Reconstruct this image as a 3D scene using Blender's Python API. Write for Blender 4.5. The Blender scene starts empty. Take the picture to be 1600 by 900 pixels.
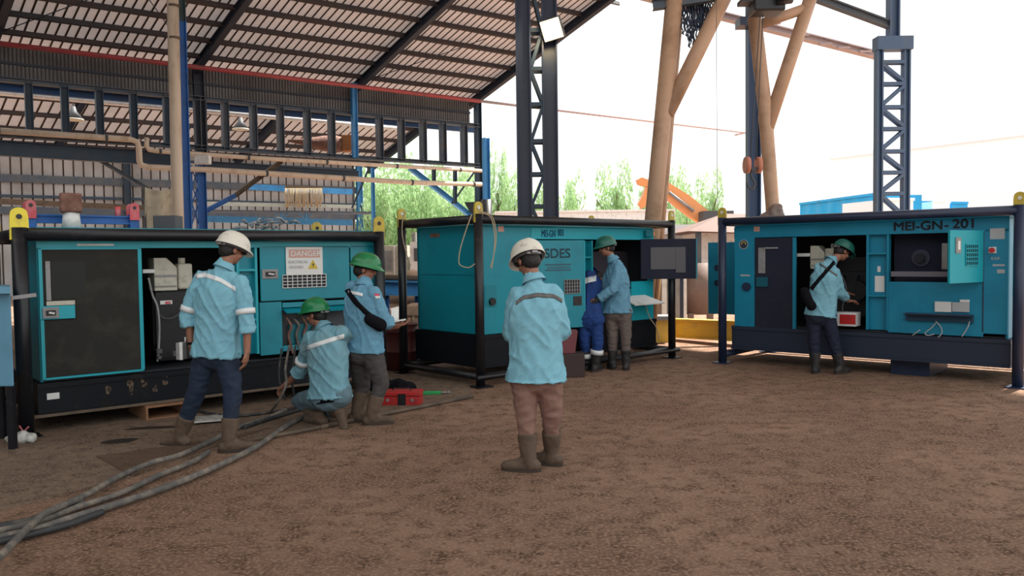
import bpy, bmesh, math, random
from mathutils import Vector, Matrix, noise
random.seed(7)
PI = math.pi
C = bpy.context.scene.collection
V = Vector

# ------------------------------------------------------------------ camera, sky, sun, exposure
F = 1250.0; CH = 1.55; TH = math.atan(50 / F); RO = 0.0125
_f = V((0, math.cos(TH), -math.sin(TH))); _u0 = V((0, math.sin(TH), math.cos(TH))); _r0 = V((1, 0, 0))
_u = _u0 * math.cos(RO) + _r0 * math.sin(RO); _r = _r0 * math.cos(RO) - _u0 * math.sin(RO)
EYE = V((0, 0, CH))
cam = bpy.data.cameras.new('camera'); cam.sensor_width = 36; cam.lens = 36 * F / 1600
camo = bpy.data.objects.new('camera', cam); C.objects.link(camo)
mm = Matrix((( _r.x, _u.x, -_f.x), (_r.y, _u.y, -_f.y), (_r.z, _u.z, -_f.z))).to_4x4(); mm.translation = EYE
camo.matrix_world = mm; cam.clip_end = 600
bpy.context.scene.camera = camo
sc = bpy.context.scene
sc.view_settings.view_transform = 'Standard'; sc.view_settings.look = 'None'
sc.view_settings.gamma = 1; sc.view_settings.use_curve_mapping = False
sc.view_settings.exposure = 0.3
w = bpy.data.worlds.new('sky'); sc.world = w; w.use_nodes = True
bg = w.node_tree.nodes['Background']; bg.inputs[0].default_value = (0.97, 1.0, 0.985, 1); bg.inputs[1].default_value = 1.2
sl = bpy.data.lights.new('sun', 'SUN'); sl.energy = 11.0; sl.angle = 0.02; sl.color = (1, .93, .84)
so = bpy.data.objects.new('sun', sl); C.objects.link(so)
SUN = V((.74 * math.cos(math.radians(58)), .67 * math.cos(math.radians(58)), math.sin(math.radians(58))))
so.rotation_euler = SUN.to_track_quat('Z', 'Y').to_euler()

def ray(x, y): return _f + _r * ((x - 800) / F) - _u * ((y - 450) / F)
def AZ(x, y, z=0.0):
    d = ray(x, y); return EYE + d * ((z - CH) / d.z)
def AY(x, y, Y):
    d = ray(x, y); return EYE + d * (Y / d.y)
def APL(x, y, o, n):
    d = ray(x, y); return EYE + d * ((o - EYE).dot(n) / d.dot(n))

# ------------------------------------------------------------------ materials
def mat(name, col, rough=.6, metal=0., dirt=None, scale=3., amt=.5, bump=0., bscale=30., emis=0., spec=.5, stretch=(1, 1, 1), trans=0.):
    m = bpy.data.materials.new(name); m.use_nodes = True
    nt = m.node_tree; b = nt.nodes['Principled BSDF']
    b.inputs['Base Color'].default_value = (*col, 1); b.inputs['Roughness'].default_value = rough
    b.inputs['Metallic'].default_value = metal; b.inputs['Specular IOR Level'].default_value = spec
    tc = nt.nodes.new('ShaderNodeTexCoord'); mp = nt.nodes.new('ShaderNodeMapping')
    mp.inputs['Scale'].default_value = stretch
    nt.links.new(tc.outputs['Object'], mp.inputs['Vector'])
    if dirt:
        n = nt.nodes.new('ShaderNodeTexNoise'); n.inputs['Scale'].default_value = scale; n.inputs['Detail'].default_value = 8; n.inputs['Roughness'].default_value = .65
        nt.links.new(mp.outputs[0], n.inputs['Vector'])
        r = nt.nodes.new('ShaderNodeValToRGB'); r.color_ramp.elements[0].position = .62 - amt * .35; r.color_ramp.elements[1].position = .72
        r.color_ramp.elements[0].color = (0, 0, 0, 1); r.color_ramp.elements[1].color = (1, 1, 1, 1)
        nt.links.new(n.outputs['Fac'], r.inputs[0])
        mx = nt.nodes.new('ShaderNodeMix'); mx.data_type = 'RGBA'
        mx.inputs['A'].default_value = (*col, 1); mx.inputs['B'].default_value = (*dirt, 1)
        nt.links.new(r.outputs[0], mx.inputs['Factor']); nt.links.new(mx.outputs['Result'], b.inputs['Base Color'])
    if bump:
        n2 = nt.nodes.new('ShaderNodeTexNoise'); n2.inputs['Scale'].default_value = bscale; n2.inputs['Detail'].default_value = 6
        nt.links.new(mp.outputs[0], n2.inputs['Vector'])
        bp = nt.nodes.new('ShaderNodeBump'); bp.inputs['Strength'].default_value = bump; bp.inputs['Distance'].default_value = .02
        nt.links.new(n2.outputs['Fac'], bp.inputs['Height']); nt.links.new(bp.outputs[0], b.inputs['Normal'])
    if emis:
        b.inputs['Emission Color'].default_value = (*col, 1); b.inputs['Emission Strength'].default_value = emis
    if trans:
        t = nt.nodes.new('ShaderNodeBsdfTranslucent'); t.inputs[0].default_value = (*col, 1)
        ms = nt.nodes.new('ShaderNodeMixShader'); ms.inputs[0].default_value = trans
        nt.links.new(b.outputs[0], ms.inputs[1]); nt.links.new(t.outputs[0], ms.inputs[2])
        nt.links.new(ms.outputs[0], nt.nodes['Material Output'].inputs['Surface'])
    return m
def S(r, g, b):   # sRGB 0-255 to linear
    f = lambda c: (c / 255 / 12.92) if c / 255 <= .04045 else ((c / 255 + .055) / 1.055) ** 2.4
    return (f(r), f(g), f(b))
M = {}
M['teal'] = mat('teal_paint', (.0, .24, .32), .42, dirt=(.0, .17, .235), scale=1.6, amt=.3)
M['teal_light'] = mat('teal_paint_light', (.01, .36, .45), .4)
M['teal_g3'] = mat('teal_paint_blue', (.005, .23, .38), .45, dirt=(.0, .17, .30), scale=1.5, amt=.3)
M['black'] = mat('black_steel', (.008, .009, .013), .38, dirt=(.03, .028, .025), scale=9, amt=.15)
M['navy'] = mat('navy_and_hazed_steel', (.014, .026, .065), .42, dirt=(.03, .04, .07), scale=7, amt=.2)  # blue haze painted into the right generator's black frame; other navy steel shares it
M['foam'] = mat('sound_foam', (.020, .020, .017), .9, dirt=(.045, .042, .034), scale=4, amt=.4, bump=.3, bscale=12)
M['foam_navy'] = mat('sound_foam_navy', (.012, .016, .036), .9, dirt=(.022, .022, .038), scale=4, amt=.4)
M['inner'] = mat('engine_bay_dark', (.012, .014, .02), .7)
M['skid'] = mat('skid_black', (.004, .006, .010), .5, dirt=(.016, .015, .013), scale=5, amt=.1, bump=.1, spec=.25)
M['rust'] = mat('rust_edge', (.14, .10, .07), .8, dirt=(.06, .05, .04), scale=6, amt=.5)
M['cream'] = mat('cream_plastic', (.52, .50, .42), .5, dirt=(.3, .28, .22), scale=8, amt=.3)
M['grey'] = mat('grey_metal', (.28, .28, .29), .45, metal=.0, dirt=(.18, .17, .16), scale=5, amt=.4)
M['darkgrey'] = mat('dark_grey', (.07, .075, .085), .6)
M['white'] = mat('white_paint', (.75, .76, .76), .5, dirt=(.5, .48, .44), scale=5, amt=.3)
M['paper'] = mat('paper', (.72, .73, .72), .7)
M['yellow'] = mat('yellow_lug', (.55, .42, .05), .45, dirt=(.3, .24, .08), scale=14, amt=.4)
M['ybright'] = mat('yellow_bright', (.85, .72, .05), .4, dirt=(.55, .45, .1), scale=14, amt=.2)
M['ybeam'] = mat('yellow_beam', (.80, .52, .08), .5, dirt=(.55, .38, .12), scale=3, amt=.4)
M['red'] = mat('red_paint', (.5, .025, .025), .4, dirt=(.25, .03, .03), scale=9, amt=.3)
M['redpipe'] = mat('red_pipe_paint', (.36, .05, .055), .5, dirt=(.2, .06, .06), scale=3, amt=.5, stretch=(1, 1, 1))
M['pinkpipe'] = mat('faded_pink_pipe', (.52, .42, .42), .6)
M['lugred'] = mat('lug_red', (.6, .08, .11), .5, dirt=(.5, .25, .25), scale=10, amt=.4)
M['blue'] = mat('blue_steel', (.01, .12, .42), .5, dirt=(.01, .07, .24), scale=3, amt=.4)
M['bluelt'] = mat('light_blue_steel', (.05, .28, .60), .5, dirt=(.05, .18, .4), scale=3, amt=.4)
M['bluedk'] = mat('dark_blue_steel', (.016, .045, .085), .55, dirt=(.045, .06, .075), scale=2.5, amt=.5)
M['bluegy'] = mat('grey_blue_steel', (.07, .095, .13), .6, dirt=(.13, .13, .13), scale=2.5, amt=.5)
M['sblue'] = mat('hazy_blue_steel', (.07, .13, .24), .5, dirt=(.10, .14, .2), scale=3, amt=.4)  # haze over the right laced column lightened into its colour
M['beamblue'] = mat('deep_blue_beam', (.012, .06, .17), .6, dirt=(.03, .05, .09), scale=2, amt=.5)
M['rafter'] = mat('rafter_navy', (.012, .02, .038), .6)
M['purlin'] = mat('purlin_rust', (.05, .035, .033), .8, dirt=(.03, .035, .045), scale=.6, amt=.6)
M['beige'] = mat('beige_pipe', (.66, .54, .42), .5, dirt=(.42, .30, .2), scale=4, amt=.35, stretch=(1, 1, .3))
M['tan'] = mat('tan_gantry_paint', (.50, .32, .21), .5, dirt=(.34, .20, .12), scale=2.5, amt=.4)
M['roof'] = mat('roof_sheet', (.56, .53, .54), .6, dirt=(.42, .39, .39), scale=.8, amt=.5, trans=.06)
M['rib_shade'] = mat('rib_pocket_shade', (.10, .075, .065), .8)  # dark rib colour stands in for the shadow inside the rib pockets
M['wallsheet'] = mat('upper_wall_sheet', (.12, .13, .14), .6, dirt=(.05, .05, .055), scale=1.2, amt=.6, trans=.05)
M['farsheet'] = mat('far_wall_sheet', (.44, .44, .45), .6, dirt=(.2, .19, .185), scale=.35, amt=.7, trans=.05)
M['cloth'] = mat('canvas', (.62, .55, .42), .9, dirt=(.45, .37, .26), scale=6, amt=.4)
M['wood'] = mat('wood', (.30, .15, .08), .8, dirt=(.16, .08, .045), scale=8, amt=.4, stretch=(1, 1, 5))
M['board'] = mat('pale_board', (.62, .46, .33), .8, dirt=(.42, .3, .2), scale=5, amt=.4)
M['brownblk'] = mat('brown_block', (.16, .075, .055), .8, dirt=(.28, .15, .12), scale=12, amt=.5, bump=.4)
M['cable'] = mat('dusty_cable', (.10, .095, .09), .7, dirt=(.30, .25, .20), scale=9, amt=.5, bump=.3, bscale=60)
M['cable_dk'] = mat('dark_cable', (.03, .032, .036), .6, dirt=(.14, .12, .1), scale=9, amt=.3)
M['rope'] = mat('rope', (.45, .36, .24), .9)
M['cabinet'] = mat('pale_blue_paint', (.13, .32, .46), .5, dirt=(.10, .24, .36), scale=3, amt=.4)
M['leaf'] = mat('leaves', (.42, .60, .32), .7, dirt=(.26, .44, .22), scale=.35, amt=.6, trans=.4)  # pale distance haze mixed into the leaf colour
M['trunk'] = mat('bark', (.12, .08, .05), .9)
M['orange'] = mat('orange_paint', (.85, .34, .12), .45, dirt=(.75, .38, .2), scale=2, amt=.3)  # excavator orange paled to hold distance haze; a small lamp shares it
M['container'] = mat('container_blue', (.0, .34, .72), .45, dirt=(.0, .26, .55), scale=.8, amt=.3)
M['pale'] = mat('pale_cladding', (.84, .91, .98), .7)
M['brownroof'] = mat('brown_roof', (.16, .10, .085), .8)
M['tank'] = mat('brown_tank', (.17, .115, .10), .6, dirt=(.24, .17, .14), scale=2, amt=.5)
M['plastic'] = mat('clear_plastic', (.55, .55, .52), .25, dirt=(.3, .28, .26), scale=20, amt=.5)
M['green'] = mat('green_plastic', (.02, .30, .08), .4)
M['lens'] = mat('lamp_glass', (1.0, .78, .40), .3, emis=4)
M['skin'] = mat('skin', (.30, .135, .085), .55, dirt=(.24, .10, .065), scale=14, amt=.3)
M['hair'] = mat('hair', (.012, .010, .010), .6, bump=.5, bscale=80)
def shirtmat(name, a, b): return mat(name, a, .85, dirt=b, scale=3.0, amt=.35, bump=.25, bscale=22)
M['shirt'] = shirtmat('light_blue_drill', (.20, .46, .58), (.15, .36, .47))
M['shirt2'] = shirtmat('faded_blue_drill', (.17, .37, .46), (.20, .29, .30))
M['shirt3'] = shirtmat('mid_blue_drill', (.13, .32, .46), (.10, .25, .38))
M['jeans'] = shirtmat('dark_denim', (.010, .022, .050), (.008, .015, .03))
M['pinkpants'] = shirtmat('dusty_pink_cotton', (.24, .135, .11), (.17, .095, .075))
M['greypants'] = shirtmat('grey_twill', (.065, .058, .058), (.045, .04, .04))
M['browntrs'] = shirtmat('taupe_twill', (.14, .11, .10), (.09, .07, .065))
M['palejeans'] = shirtmat('pale_denim', (.12, .20, .25), (.10, .13, .15))
M['navypants'] = shirtmat('navy_cotton', (.008, .014, .038), (.007, .01, .025))
M['coverall'] = shirtmat('royal_blue_cotton', (.008, .045, .20), (.008, .025, .11))
M['boot'] = mat('dusty_leather', (.12, .08, .055), .8, dirt=(.07, .046, .033), scale=7, amt=.5, bump=.3)
M['bootdk'] = mat('dark_leather', (.02, .02, .022), .6, dirt=(.06, .05, .045), scale=7, amt=.3)
M['sole'] = mat('rubber_sole', (.05, .035, .028), .9)
M['refl'] = mat('reflective_tape', (.75, .78, .80), .35)
M['refldk'] = mat('worn_reflective_tape', (.085, .085, .085), .5, dirt=(.16, .16, .15), scale=30, amt=.5)
M['hwhite'] = mat('helmet_white', (.72, .70, .62), .35, dirt=(.4, .32, .24), scale=12, amt=.12)
M['hgreen'] = mat('helmet_green', (.01, .20, .065), .25, dirt=(.01, .13, .04), scale=10, amt=.3)
M['hteal'] = mat('helmet_dark_green', (.01, .12, .09), .35)
M['bag'] = mat('black_nylon', (.005, .005, .008), .9, spec=.15)
M['glove'] = mat('dark_glove', (.02, .022, .024), .8)
M['pink'] = mat('patch_red', (.7, .03, .09), .7)
M['inkblue'] = mat('ink_navy', (.0, .05, .16), .6)
M['inkdk'] = mat('ink_dark', (.02, .035, .06), .6)
M['amber'] = mat('amber', (.62, .45, .06), .6)
M['signred'] = mat('faded_red_print', (.62, .36, .30), .7)
M['signgrey'] = mat('faded_grey_print', (.42, .44, .46), .7)
M['clod'] = mat('soil_clod', (.16, .085, .05), .95)

def ground_mat(name, a, b, c, scale=1.0, bump=.6):
    m = bpy.data.materials.new(name); m.use_nodes = True; nt = m.node_tree; bs = nt.nodes['Principled BSDF']
    bs.inputs['Roughness'].default_value = .95; bs.inputs['Specular IOR Level'].default_value = .15
    tc = nt.nodes.new('ShaderNodeTexCoord')
    def nz(s, d=8, r=.6):
        n = nt.nodes.new('ShaderNodeTexNoise'); n.inputs['Scale'].default_value = s; n.inputs['Detail'].default_value = d; n.inputs['Roughness'].default_value = r
        nt.links.new(tc.outputs['Object'], n.inputs['Vector']); return n
    def ramp(src, p0, p1):
        r = nt.nodes.new('ShaderNodeValToRGB'); r.color_ramp.elements[0].position = p0; r.color_ramp.elements[1].position = p1
        nt.links.new(src, r.inputs[0]); return r.outputs[0]
    def mix(f, A, B):
        x = nt.nodes.new('ShaderNodeMix'); x.data_type = 'RGBA'; nt.links.new(f, x.inputs['Factor'])
        for k, v in (('A', A), ('B', B)):
            if isinstance(v, tuple): x.inputs[k].default_value = (*v, 1)
            else: nt.links.new(v, x.inputs[k])
        return x.outputs['Result']
    n1 = nz(.7 * scale); n2 = nz(6 * scale, 10, .7); n3 = nz(45 * scale, 6, .7); n4 = nz(1.9 * scale, 10, .75)
    m1 = mix(ramp(n1.outputs['Fac'], .42, .60), a, b)
    m2 = mix(ramp(n2.outputs['Fac'], .46, .62), m1, c)
    m3 = mix(ramp(n4.outputs['Fac'], .60, .68), m2, tuple(q * .45 for q in c))
    m4 = mix(ramp(n3.outputs['Fac'], .48, .60), m3, tuple(min(1, q * 1.25) for q in a))
    nt.links.new(m4, bs.inputs['Base Color'])
    ad = nt.nodes.new('ShaderNodeMath'); ad.operation = 'MULTIPLY_ADD'; ad.inputs[1].default_value = 2.5
    nt.links.new(n2.outputs['Fac'], ad.inputs[0]); nt.links.new(n3.outputs['Fac'], ad.inputs[2])
    bp = nt.nodes.new('ShaderNodeBump'); bp.inputs['Strength'].default_value = bump; bp.inputs['Distance'].default_value = .035
    nt.links.new(ad.outputs[0], bp.inputs['Height']); nt.links.new(bp.outputs[0], bs.inputs['Normal'])
    return m
M['dirt'] = ground_mat('dirt_ground', (.45, .285, .20), (.29, .175, .12), (.16, .09, .058), 1.0, 1.0)
M['slab'] = ground_mat('old_concrete', (.21, .15, .11), (.15, .105, .078), (.09, .062, .046), 1.3, .35)
M['plate'] = ground_mat('dirty_steel_plate', (.13, .085, .06), (.10, .065, .045), (.07, .045, .032), 1.3, .2)

# ------------------------------------------------------------------ mesh helpers
class MB:
    def __init__(s): s.v = []; s.f = []; s.sm = []
    def add(s, vs, fs, smooth=False):
        o = len(s.v); s.v += [V(p) for p in vs]; s.f += [[i + o for i in f] for f in fs]; s.sm += [smooth] * len(fs); return s
    def hexa(s, p):  # 8 corners: bottom 4, top 4
        return s.add(p, [(0, 3, 2, 1), (4, 5, 6, 7), (0, 1, 5, 4), (1, 2, 6, 5), (2, 3, 7, 6), (3, 0, 4, 7)])
    def box(s, x0, x1, y0, y1, z0, z1):
        return s.hexa([(x0, y0, z0), (x1, y0, z0), (x1, y1, z0), (x0, y1, z0), (x0, y0, z1), (x1, y0, z1), (x1, y1, z1), (x0, y1, z1)])
    def bar(s, a, b, w_, h_, up=V((0, 0, 1))):
        a = V(a); b = V(b); d = (b - a).normalized(); x = d.cross(up)
        if x.length < 1e-3: x = d.cross(V((1, 0, 0)))
        x.normalize(); y = x.cross(d); x = x * w_ / 2; y = y * h_ / 2
        return s.hexa([a - x - y, a + x - y, b + x - y, b - x - y, a - x + y, a + x + y, b + x + y, b - x + y])
    def ibeam(s, a, b, w_, h_, t=.02, up=V((0, 0, 1))):  # flanges are w_ wide, h_ apart along up
        a = V(a); b = V(b); d = (b - a).normalized(); x = d.cross(up)
        if x.length < 1e-3: x = d.cross(V((1, 0, 0)))
        x.normalize(); y = x.cross(d)
        s.bar(a + y * (h_ - t) / 2, b + y * (h_ - t) / 2, w_, t, y); s.bar(a - y * (h_ - t) / 2, b - y * (h_ - t) / 2, w_, t, y)
        return s.bar(a, b, t, h_ - 2 * t, y)
    def tube(s, pts, r, n=12, r2=None, cap=True):
        pts = [V(p) for p in pts]; k = len(pts); rs = [r + ((r2 if r2 is not None else r) - r) * i / max(1, k - 1) for i in range(k)] if not isinstance(r, (list, tuple)) else r
        d0 = (pts[1] - pts[0]).normalized(); x = d0.cross(V((0, 0, 1)))
        if x.length < .05: x = d0.cross(V((1, 0, 0)))
        x.normalize(); vs = []; 
        for i, p in enumerate(pts):
            d = ((pts[min(i + 1, k - 1)] - pts[max(i - 1, 0)])).normalized()
            x = (x - d * x.dot(d)).normalized(); y = d.cross(x)
            vs += [p + (x * math.cos(2 * PI * j / n) + y * math.sin(2 * PI * j / n)) * rs[i] for j in range(n)]
        fs = [(i * n + j, i * n + (j + 1) % n, (i + 1) * n + (j + 1) % n, (i + 1) * n + j) for i in range(k - 1) for j in range(n)]
        s.add(vs, fs, True)
        if cap:
            o = len(s.v) - len(vs); s.f.append([o + j for j in range(n)][::-1]); s.f.append([o + (k - 1) * n + j for j in range(n)]); s.sm += [False, False]
        return s
    def caps(s, a, ra, b, rb, n=14):  # capsule with two radii
        a = V(a); b = V(b); d = (b - a); L = d.length; d = d.normalized() if L > 1e-6 else V((0, 0, 1))
        if L < 1e-6: b = a + d * 1e-4
        pts = []; rs = []
        for q in (80, 60, 40, 20): pts.append(a - d * ra * math.sin(math.radians(q))); rs.append(ra * math.cos(math.radians(q)))
        for t in (0, .5, 1): pts.append(a.lerp(b, t)); rs.append(ra + (rb - ra) * t)
        for q in (20, 40, 60, 80): pts.append(b + d * rb * math.sin(math.radians(q))); rs.append(rb * math.cos(math.radians(q)))
        return s.tube(pts, rs, n)
    def ell(s, c, rx, ry, rz, m=None, nu=18, nv=12):
        vs = []; c = V(c)
        for i in range(nv + 1):
            t = PI * min(max(i / nv, .02), .98)
            for j in range(nu):
                a = 2 * PI * j / nu; p = V((rx * math.sin(t) * math.cos(a), ry * math.sin(t) * math.sin(a), rz * math.cos(t)))
                vs.append(c + (m @ p if m else p))
        fs = [(i * nu + j, (i + 1) * nu + j, (i + 1) * nu + (j + 1) % nu, i * nu + (j + 1) % nu) for i in range(nv) for j in range(nu)]
        s.add(vs, fs, True); o = len(s.v) - len(vs)
        s.f.append([o + j for j in range(nu)]); s.f.append([o + nv * nu + j for j in range(nu)][::-1]); s.sm += [True, True]; return s
    def loft(s, rings):  # list of closed rings with equal counts
        n = len(rings[0]); vs = [p for r in rings for p in r]; k = len(rings)
        fs = [(i * n + j, i * n + (j + 1) % n, (i + 1) * n + (j + 1) % n, (i + 1) * n + j) for i in range(k - 1) for j in range(n)]
        fs += [list(range(n))[::-1], [(k - 1) * n + j for j in range(n)]]
        return s.add(vs, fs, True)
    def prism(s, poly, d):  # polygon of 3D points extruded by vector d
        n = len(poly); d = V(d); vs = [V(p) for p in poly] + [V(p) + d for p in poly]
        fs = [list(range(n))[::-1], list(range(n, 2 * n))] + [(i, (i + 1) % n, n + (i + 1) % n, n + i) for i in range(n)]
        return s.add(vs, fs)
    def grid(s, P, smooth=True):
        h_ = len(P); w_ = len(P[0])
        return s.add([p for r in P for p in r], [(i * w_ + j, i * w_ + j + 1, (i + 1) * w_ + j + 1, (i + 1) * w_ + j) for i in range(h_ - 1) for j in range(w_ - 1)], smooth)
    def mesh(s, name):
        me = bpy.data.meshes.new(name); me.from_pydata([tuple(p) for p in s.v], [], s.f)
        me.polygons.foreach_set('use_smooth', s.sm); me.update(); return me
    def build(s, name, m, parent=None, origin=None, bev=0.):
        if origin is not None: s.v = [p - V(origin) for p in s.v]
        me = s.mesh(name); o = bpy.data.objects.new(name, me); C.objects.link(o)
        bm = bmesh.new(); bm.from_mesh(me); bmesh.ops.recalc_face_normals(bm, faces=bm.faces); bm.to_mesh(me); bm.free()
        if m: me.materials.append(M[m] if isinstance(m, str) else m)
        if parent: o.parent = parent
        if origin is not None: o.location = origin
        if bev:
            b = o.modifiers.new('bevel', 'BEVEL'); b.width = bev; b.segments = 2; b.limit_method = 'ANGLE'
        return o
def tag(o, label=None, cat=None, group=None, kind=None):
    if label: o['label'] = label
    if cat: o['category'] = cat
    if group: o['group'] = group
    if kind: o['kind'] = kind
    return o
def empty(name, loc, rz=0., label=None, cat=None, group=None):
    o = bpy.data.objects.new(name, None); C.objects.link(o); o.location = loc; o.rotation_euler = (0, 0, rz)
    o.empty_display_size = .1
    return tag(o, label, cat, group)
def spline(pts, k=8):
    pts = [V(p) for p in pts]; out = []; n = len(pts)
    for i in range(n - 1):
        a = pts[max(i - 1, 0)]; b = pts[i]; c = pts[i + 1]; d = pts[min(i + 2, n - 1)]
        for j in range(k):
            t = j / k; out.append(.5 * ((2 * b) + (c - a) * t + (2 * a - 5 * b + 4 * c - d) * t * t + (3 * b - a - 3 * c + d) * t ** 3))
    out.append(pts[-1]); return out
def text(s, size, m, parent, loc, rot, sx=1., bold=0., dup=0., ext=.001, name='lettering', align='CENTER'):
    cu = bpy.data.curves.new('t', 'FONT'); cu.body = s; cu.size = size; cu.extrude = ext; cu.offset = bold; cu.align_x = align; cu.align_y = 'CENTER'
    o = bpy.data.objects.new('t', cu); C.objects.link(o); bpy.context.view_layer.update()
    me = bpy.data.meshes.new_from_object(o.evaluated_get(bpy.context.evaluated_depsgraph_get()))
    bpy.data.objects.remove(o); me.materials.clear(); me.materials.append(M[m] if isinstance(m, str) else m); me.name = name
    for v in me.vertices: v.co.x *= sx
    if dup:   # heavier strokes: the same outline laid down again a hair to each side
        vs = [tuple(v.co) for v in me.vertices]; fs = [tuple(p.vertices) for p in me.polygons]; V2 = []; F2 = []
        for a, c_ in ((-dup, 0), (dup, 0), (0, dup), (0, -dup)):
            o_ = len(V2); V2 += [(x + a, y + c_, z) for x, y, z in vs]; F2 += [tuple(i + o_ for i in f) for f in fs]
        me = bpy.data.meshes.new(name); me.from_pydata(V2, [], F2); me.materials.append(M[m] if isinstance(m, str) else m)
    t = bpy.data.objects.new(name, me); C.objects.link(t)
    if parent: t.parent = parent
    t.location = loc; t.rotation_euler = rot; return t
def bake(mb, voxel, smooth=2, disp=None):
    me = mb.mesh('tmp'); o = bpy.data.objects.new('tmp', me); C.objects.link(o)
    bm = bmesh.new(); bm.from_mesh(me); bmesh.ops.recalc_face_normals(bm, faces=bm.faces); bm.to_mesh(me); bm.free()
    r = o.modifiers.new('r', 'REMESH'); r.mode = 'VOXEL'; r.voxel_size = voxel; r.use_smooth_shade = True
    if smooth:
        q = o.modifiers.new('s', 'SMOOTH'); q.iterations = smooth; q.factor = .5
    bpy.context.view_layer.update()
    m2 = bpy.data.meshes.new_from_object(o.evaluated_get(bpy.context.evaluated_depsgraph_get()))
    bpy.data.objects.remove(o); bpy.data.meshes.remove(me)
    if disp:
        ns = [v.normal.copy() for v in m2.vertices]
        for v, n in zip(m2.vertices, ns): v.co += n * disp(v.co, n)
    return m2
def mobj(name, me, m, parent=None, loc=None):
    me.materials.clear(); me.materials.append(M[m] if isinstance(m, str) else m); me.name = name
    for p in me.polygons: p.use_smooth = True
    o = bpy.data.objects.new(name, me); C.objects.link(o)
    if parent: o.parent = parent
    if loc is not None: o.location = loc
    return o
# ------------------------------------------------------------------ ground
g = MB(); g.grid([[V((-60 + 10 * i, -25 + 10 * j, 0)) for i in range(15)] for j in range(16)], False)
tag(g.build('floor', 'dirt'), kind='structure')
def slab(name, pts, z, m, h=.03):
    b = MB(); P = [AZ(x, y, z) if not isinstance(x, V) else x for x, y in pts]
    return b.prism([p - V((0, 0, h)) for p in P], (0, 0, h)).build(name, m)
gA = AZ(45, 682); gB = AZ(590, 606)
slab_pts = [(-250, 905), (0, 797), (205, 744), (333, 702), (500, 668), (738, 619)]
b = MB(); P = [AZ(x, y, .012) for x, y in slab_pts] + [V((-.9, 13.5, .012)), V((-9, 14, .012)), V((-9, 4, .012))]
tag(b.prism([p - V((0, 0, .03)) for p in P], (0, 0, .03)).build('concrete_slab', 'slab'), kind='structure')
b = MB(); P = [AZ(*p, .018) for p in [(150, 712), (318, 690), (420, 668), (330, 700), (206, 743)]]
tag(b.prism([p - V((0, 0, .005)) for p in P], (0, 0, .005)).build('steel_plate', 'plate'),
    'dark dirty steel plate set in the concrete behind the cables', 'metal plate')
b = MB(); b.tube([AZ(500, 668, .02), AZ(560, 654, .025), AZ(650, 637, .022), AZ(738, 619, .02)], .022, 6)
tag(b.build('timber_strip', 'rust'), 'thin dark timber strip on the ground in front of the red toolbox', 'timber')
b = MB(); b.tube([AZ(380, 690, .02), AZ(450, 677, .02), AZ(520, 664, .02)], .02, 6)
tag(b.build('timber_strip', 'rust'), 'thin brown timber strip on the ground under the crouching man', 'timber')
# soil clods
b = MB()
for i in range(520):
    x = random.uniform(400, 1600); y = 590 + 310 * random.random() ** 1.3
    p = AZ(x, y); s_ = random.choice([.005, .006, .007, .008, .009, .012, .016]) * random.uniform(.6, 1.2)
    if x < 560 and y < 800: continue
    b.ell(p + V((0, 0, s_ * .1)), s_ * random.uniform(.8, 2.2), s_, s_ * .4, Matrix.Rotation(random.random() * 6, 3, 'Z'), 6, 4)
tag(b.build('soil_clods', 'clod'), 'small dark clods of soil scattered over the dirt ground', 'soil', kind='stuff')
# oil stains as thin flat patches of soaked soil
def stain(px, py, rx, ry, rz):
    c = AZ(px, py, .016); b = MB(); pts = []
    for i in range(22):
        a = 2 * PI * i / 22; q = 1 + .3 * noise.noise(V((math.cos(a) * 1.7 + px, math.sin(a) * 1.7, py)))
        pts.append(c + Matrix.Rotation(rz, 3, 'Z') @ V((rx * q * math.cos(a), ry * q * math.sin(a), 0)))
    b.prism([p - V((0, 0, .003)) for p in pts], (0, 0, .003)); return b
M['oil'] = mat('oil_soaked', (.03, .022, .018), .5)
tag(stain(186, 689, .16, .09, .4).build('oil_stain', 'oil'), 'dark oil stain on the concrete left of the steel plate', 'stain')
tag(stain(240, 668, .22, .06, .2).build('oil_stain', 'oil'), 'long thin oil stain in the shade close to the boots of the tall man', 'stain')

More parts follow.
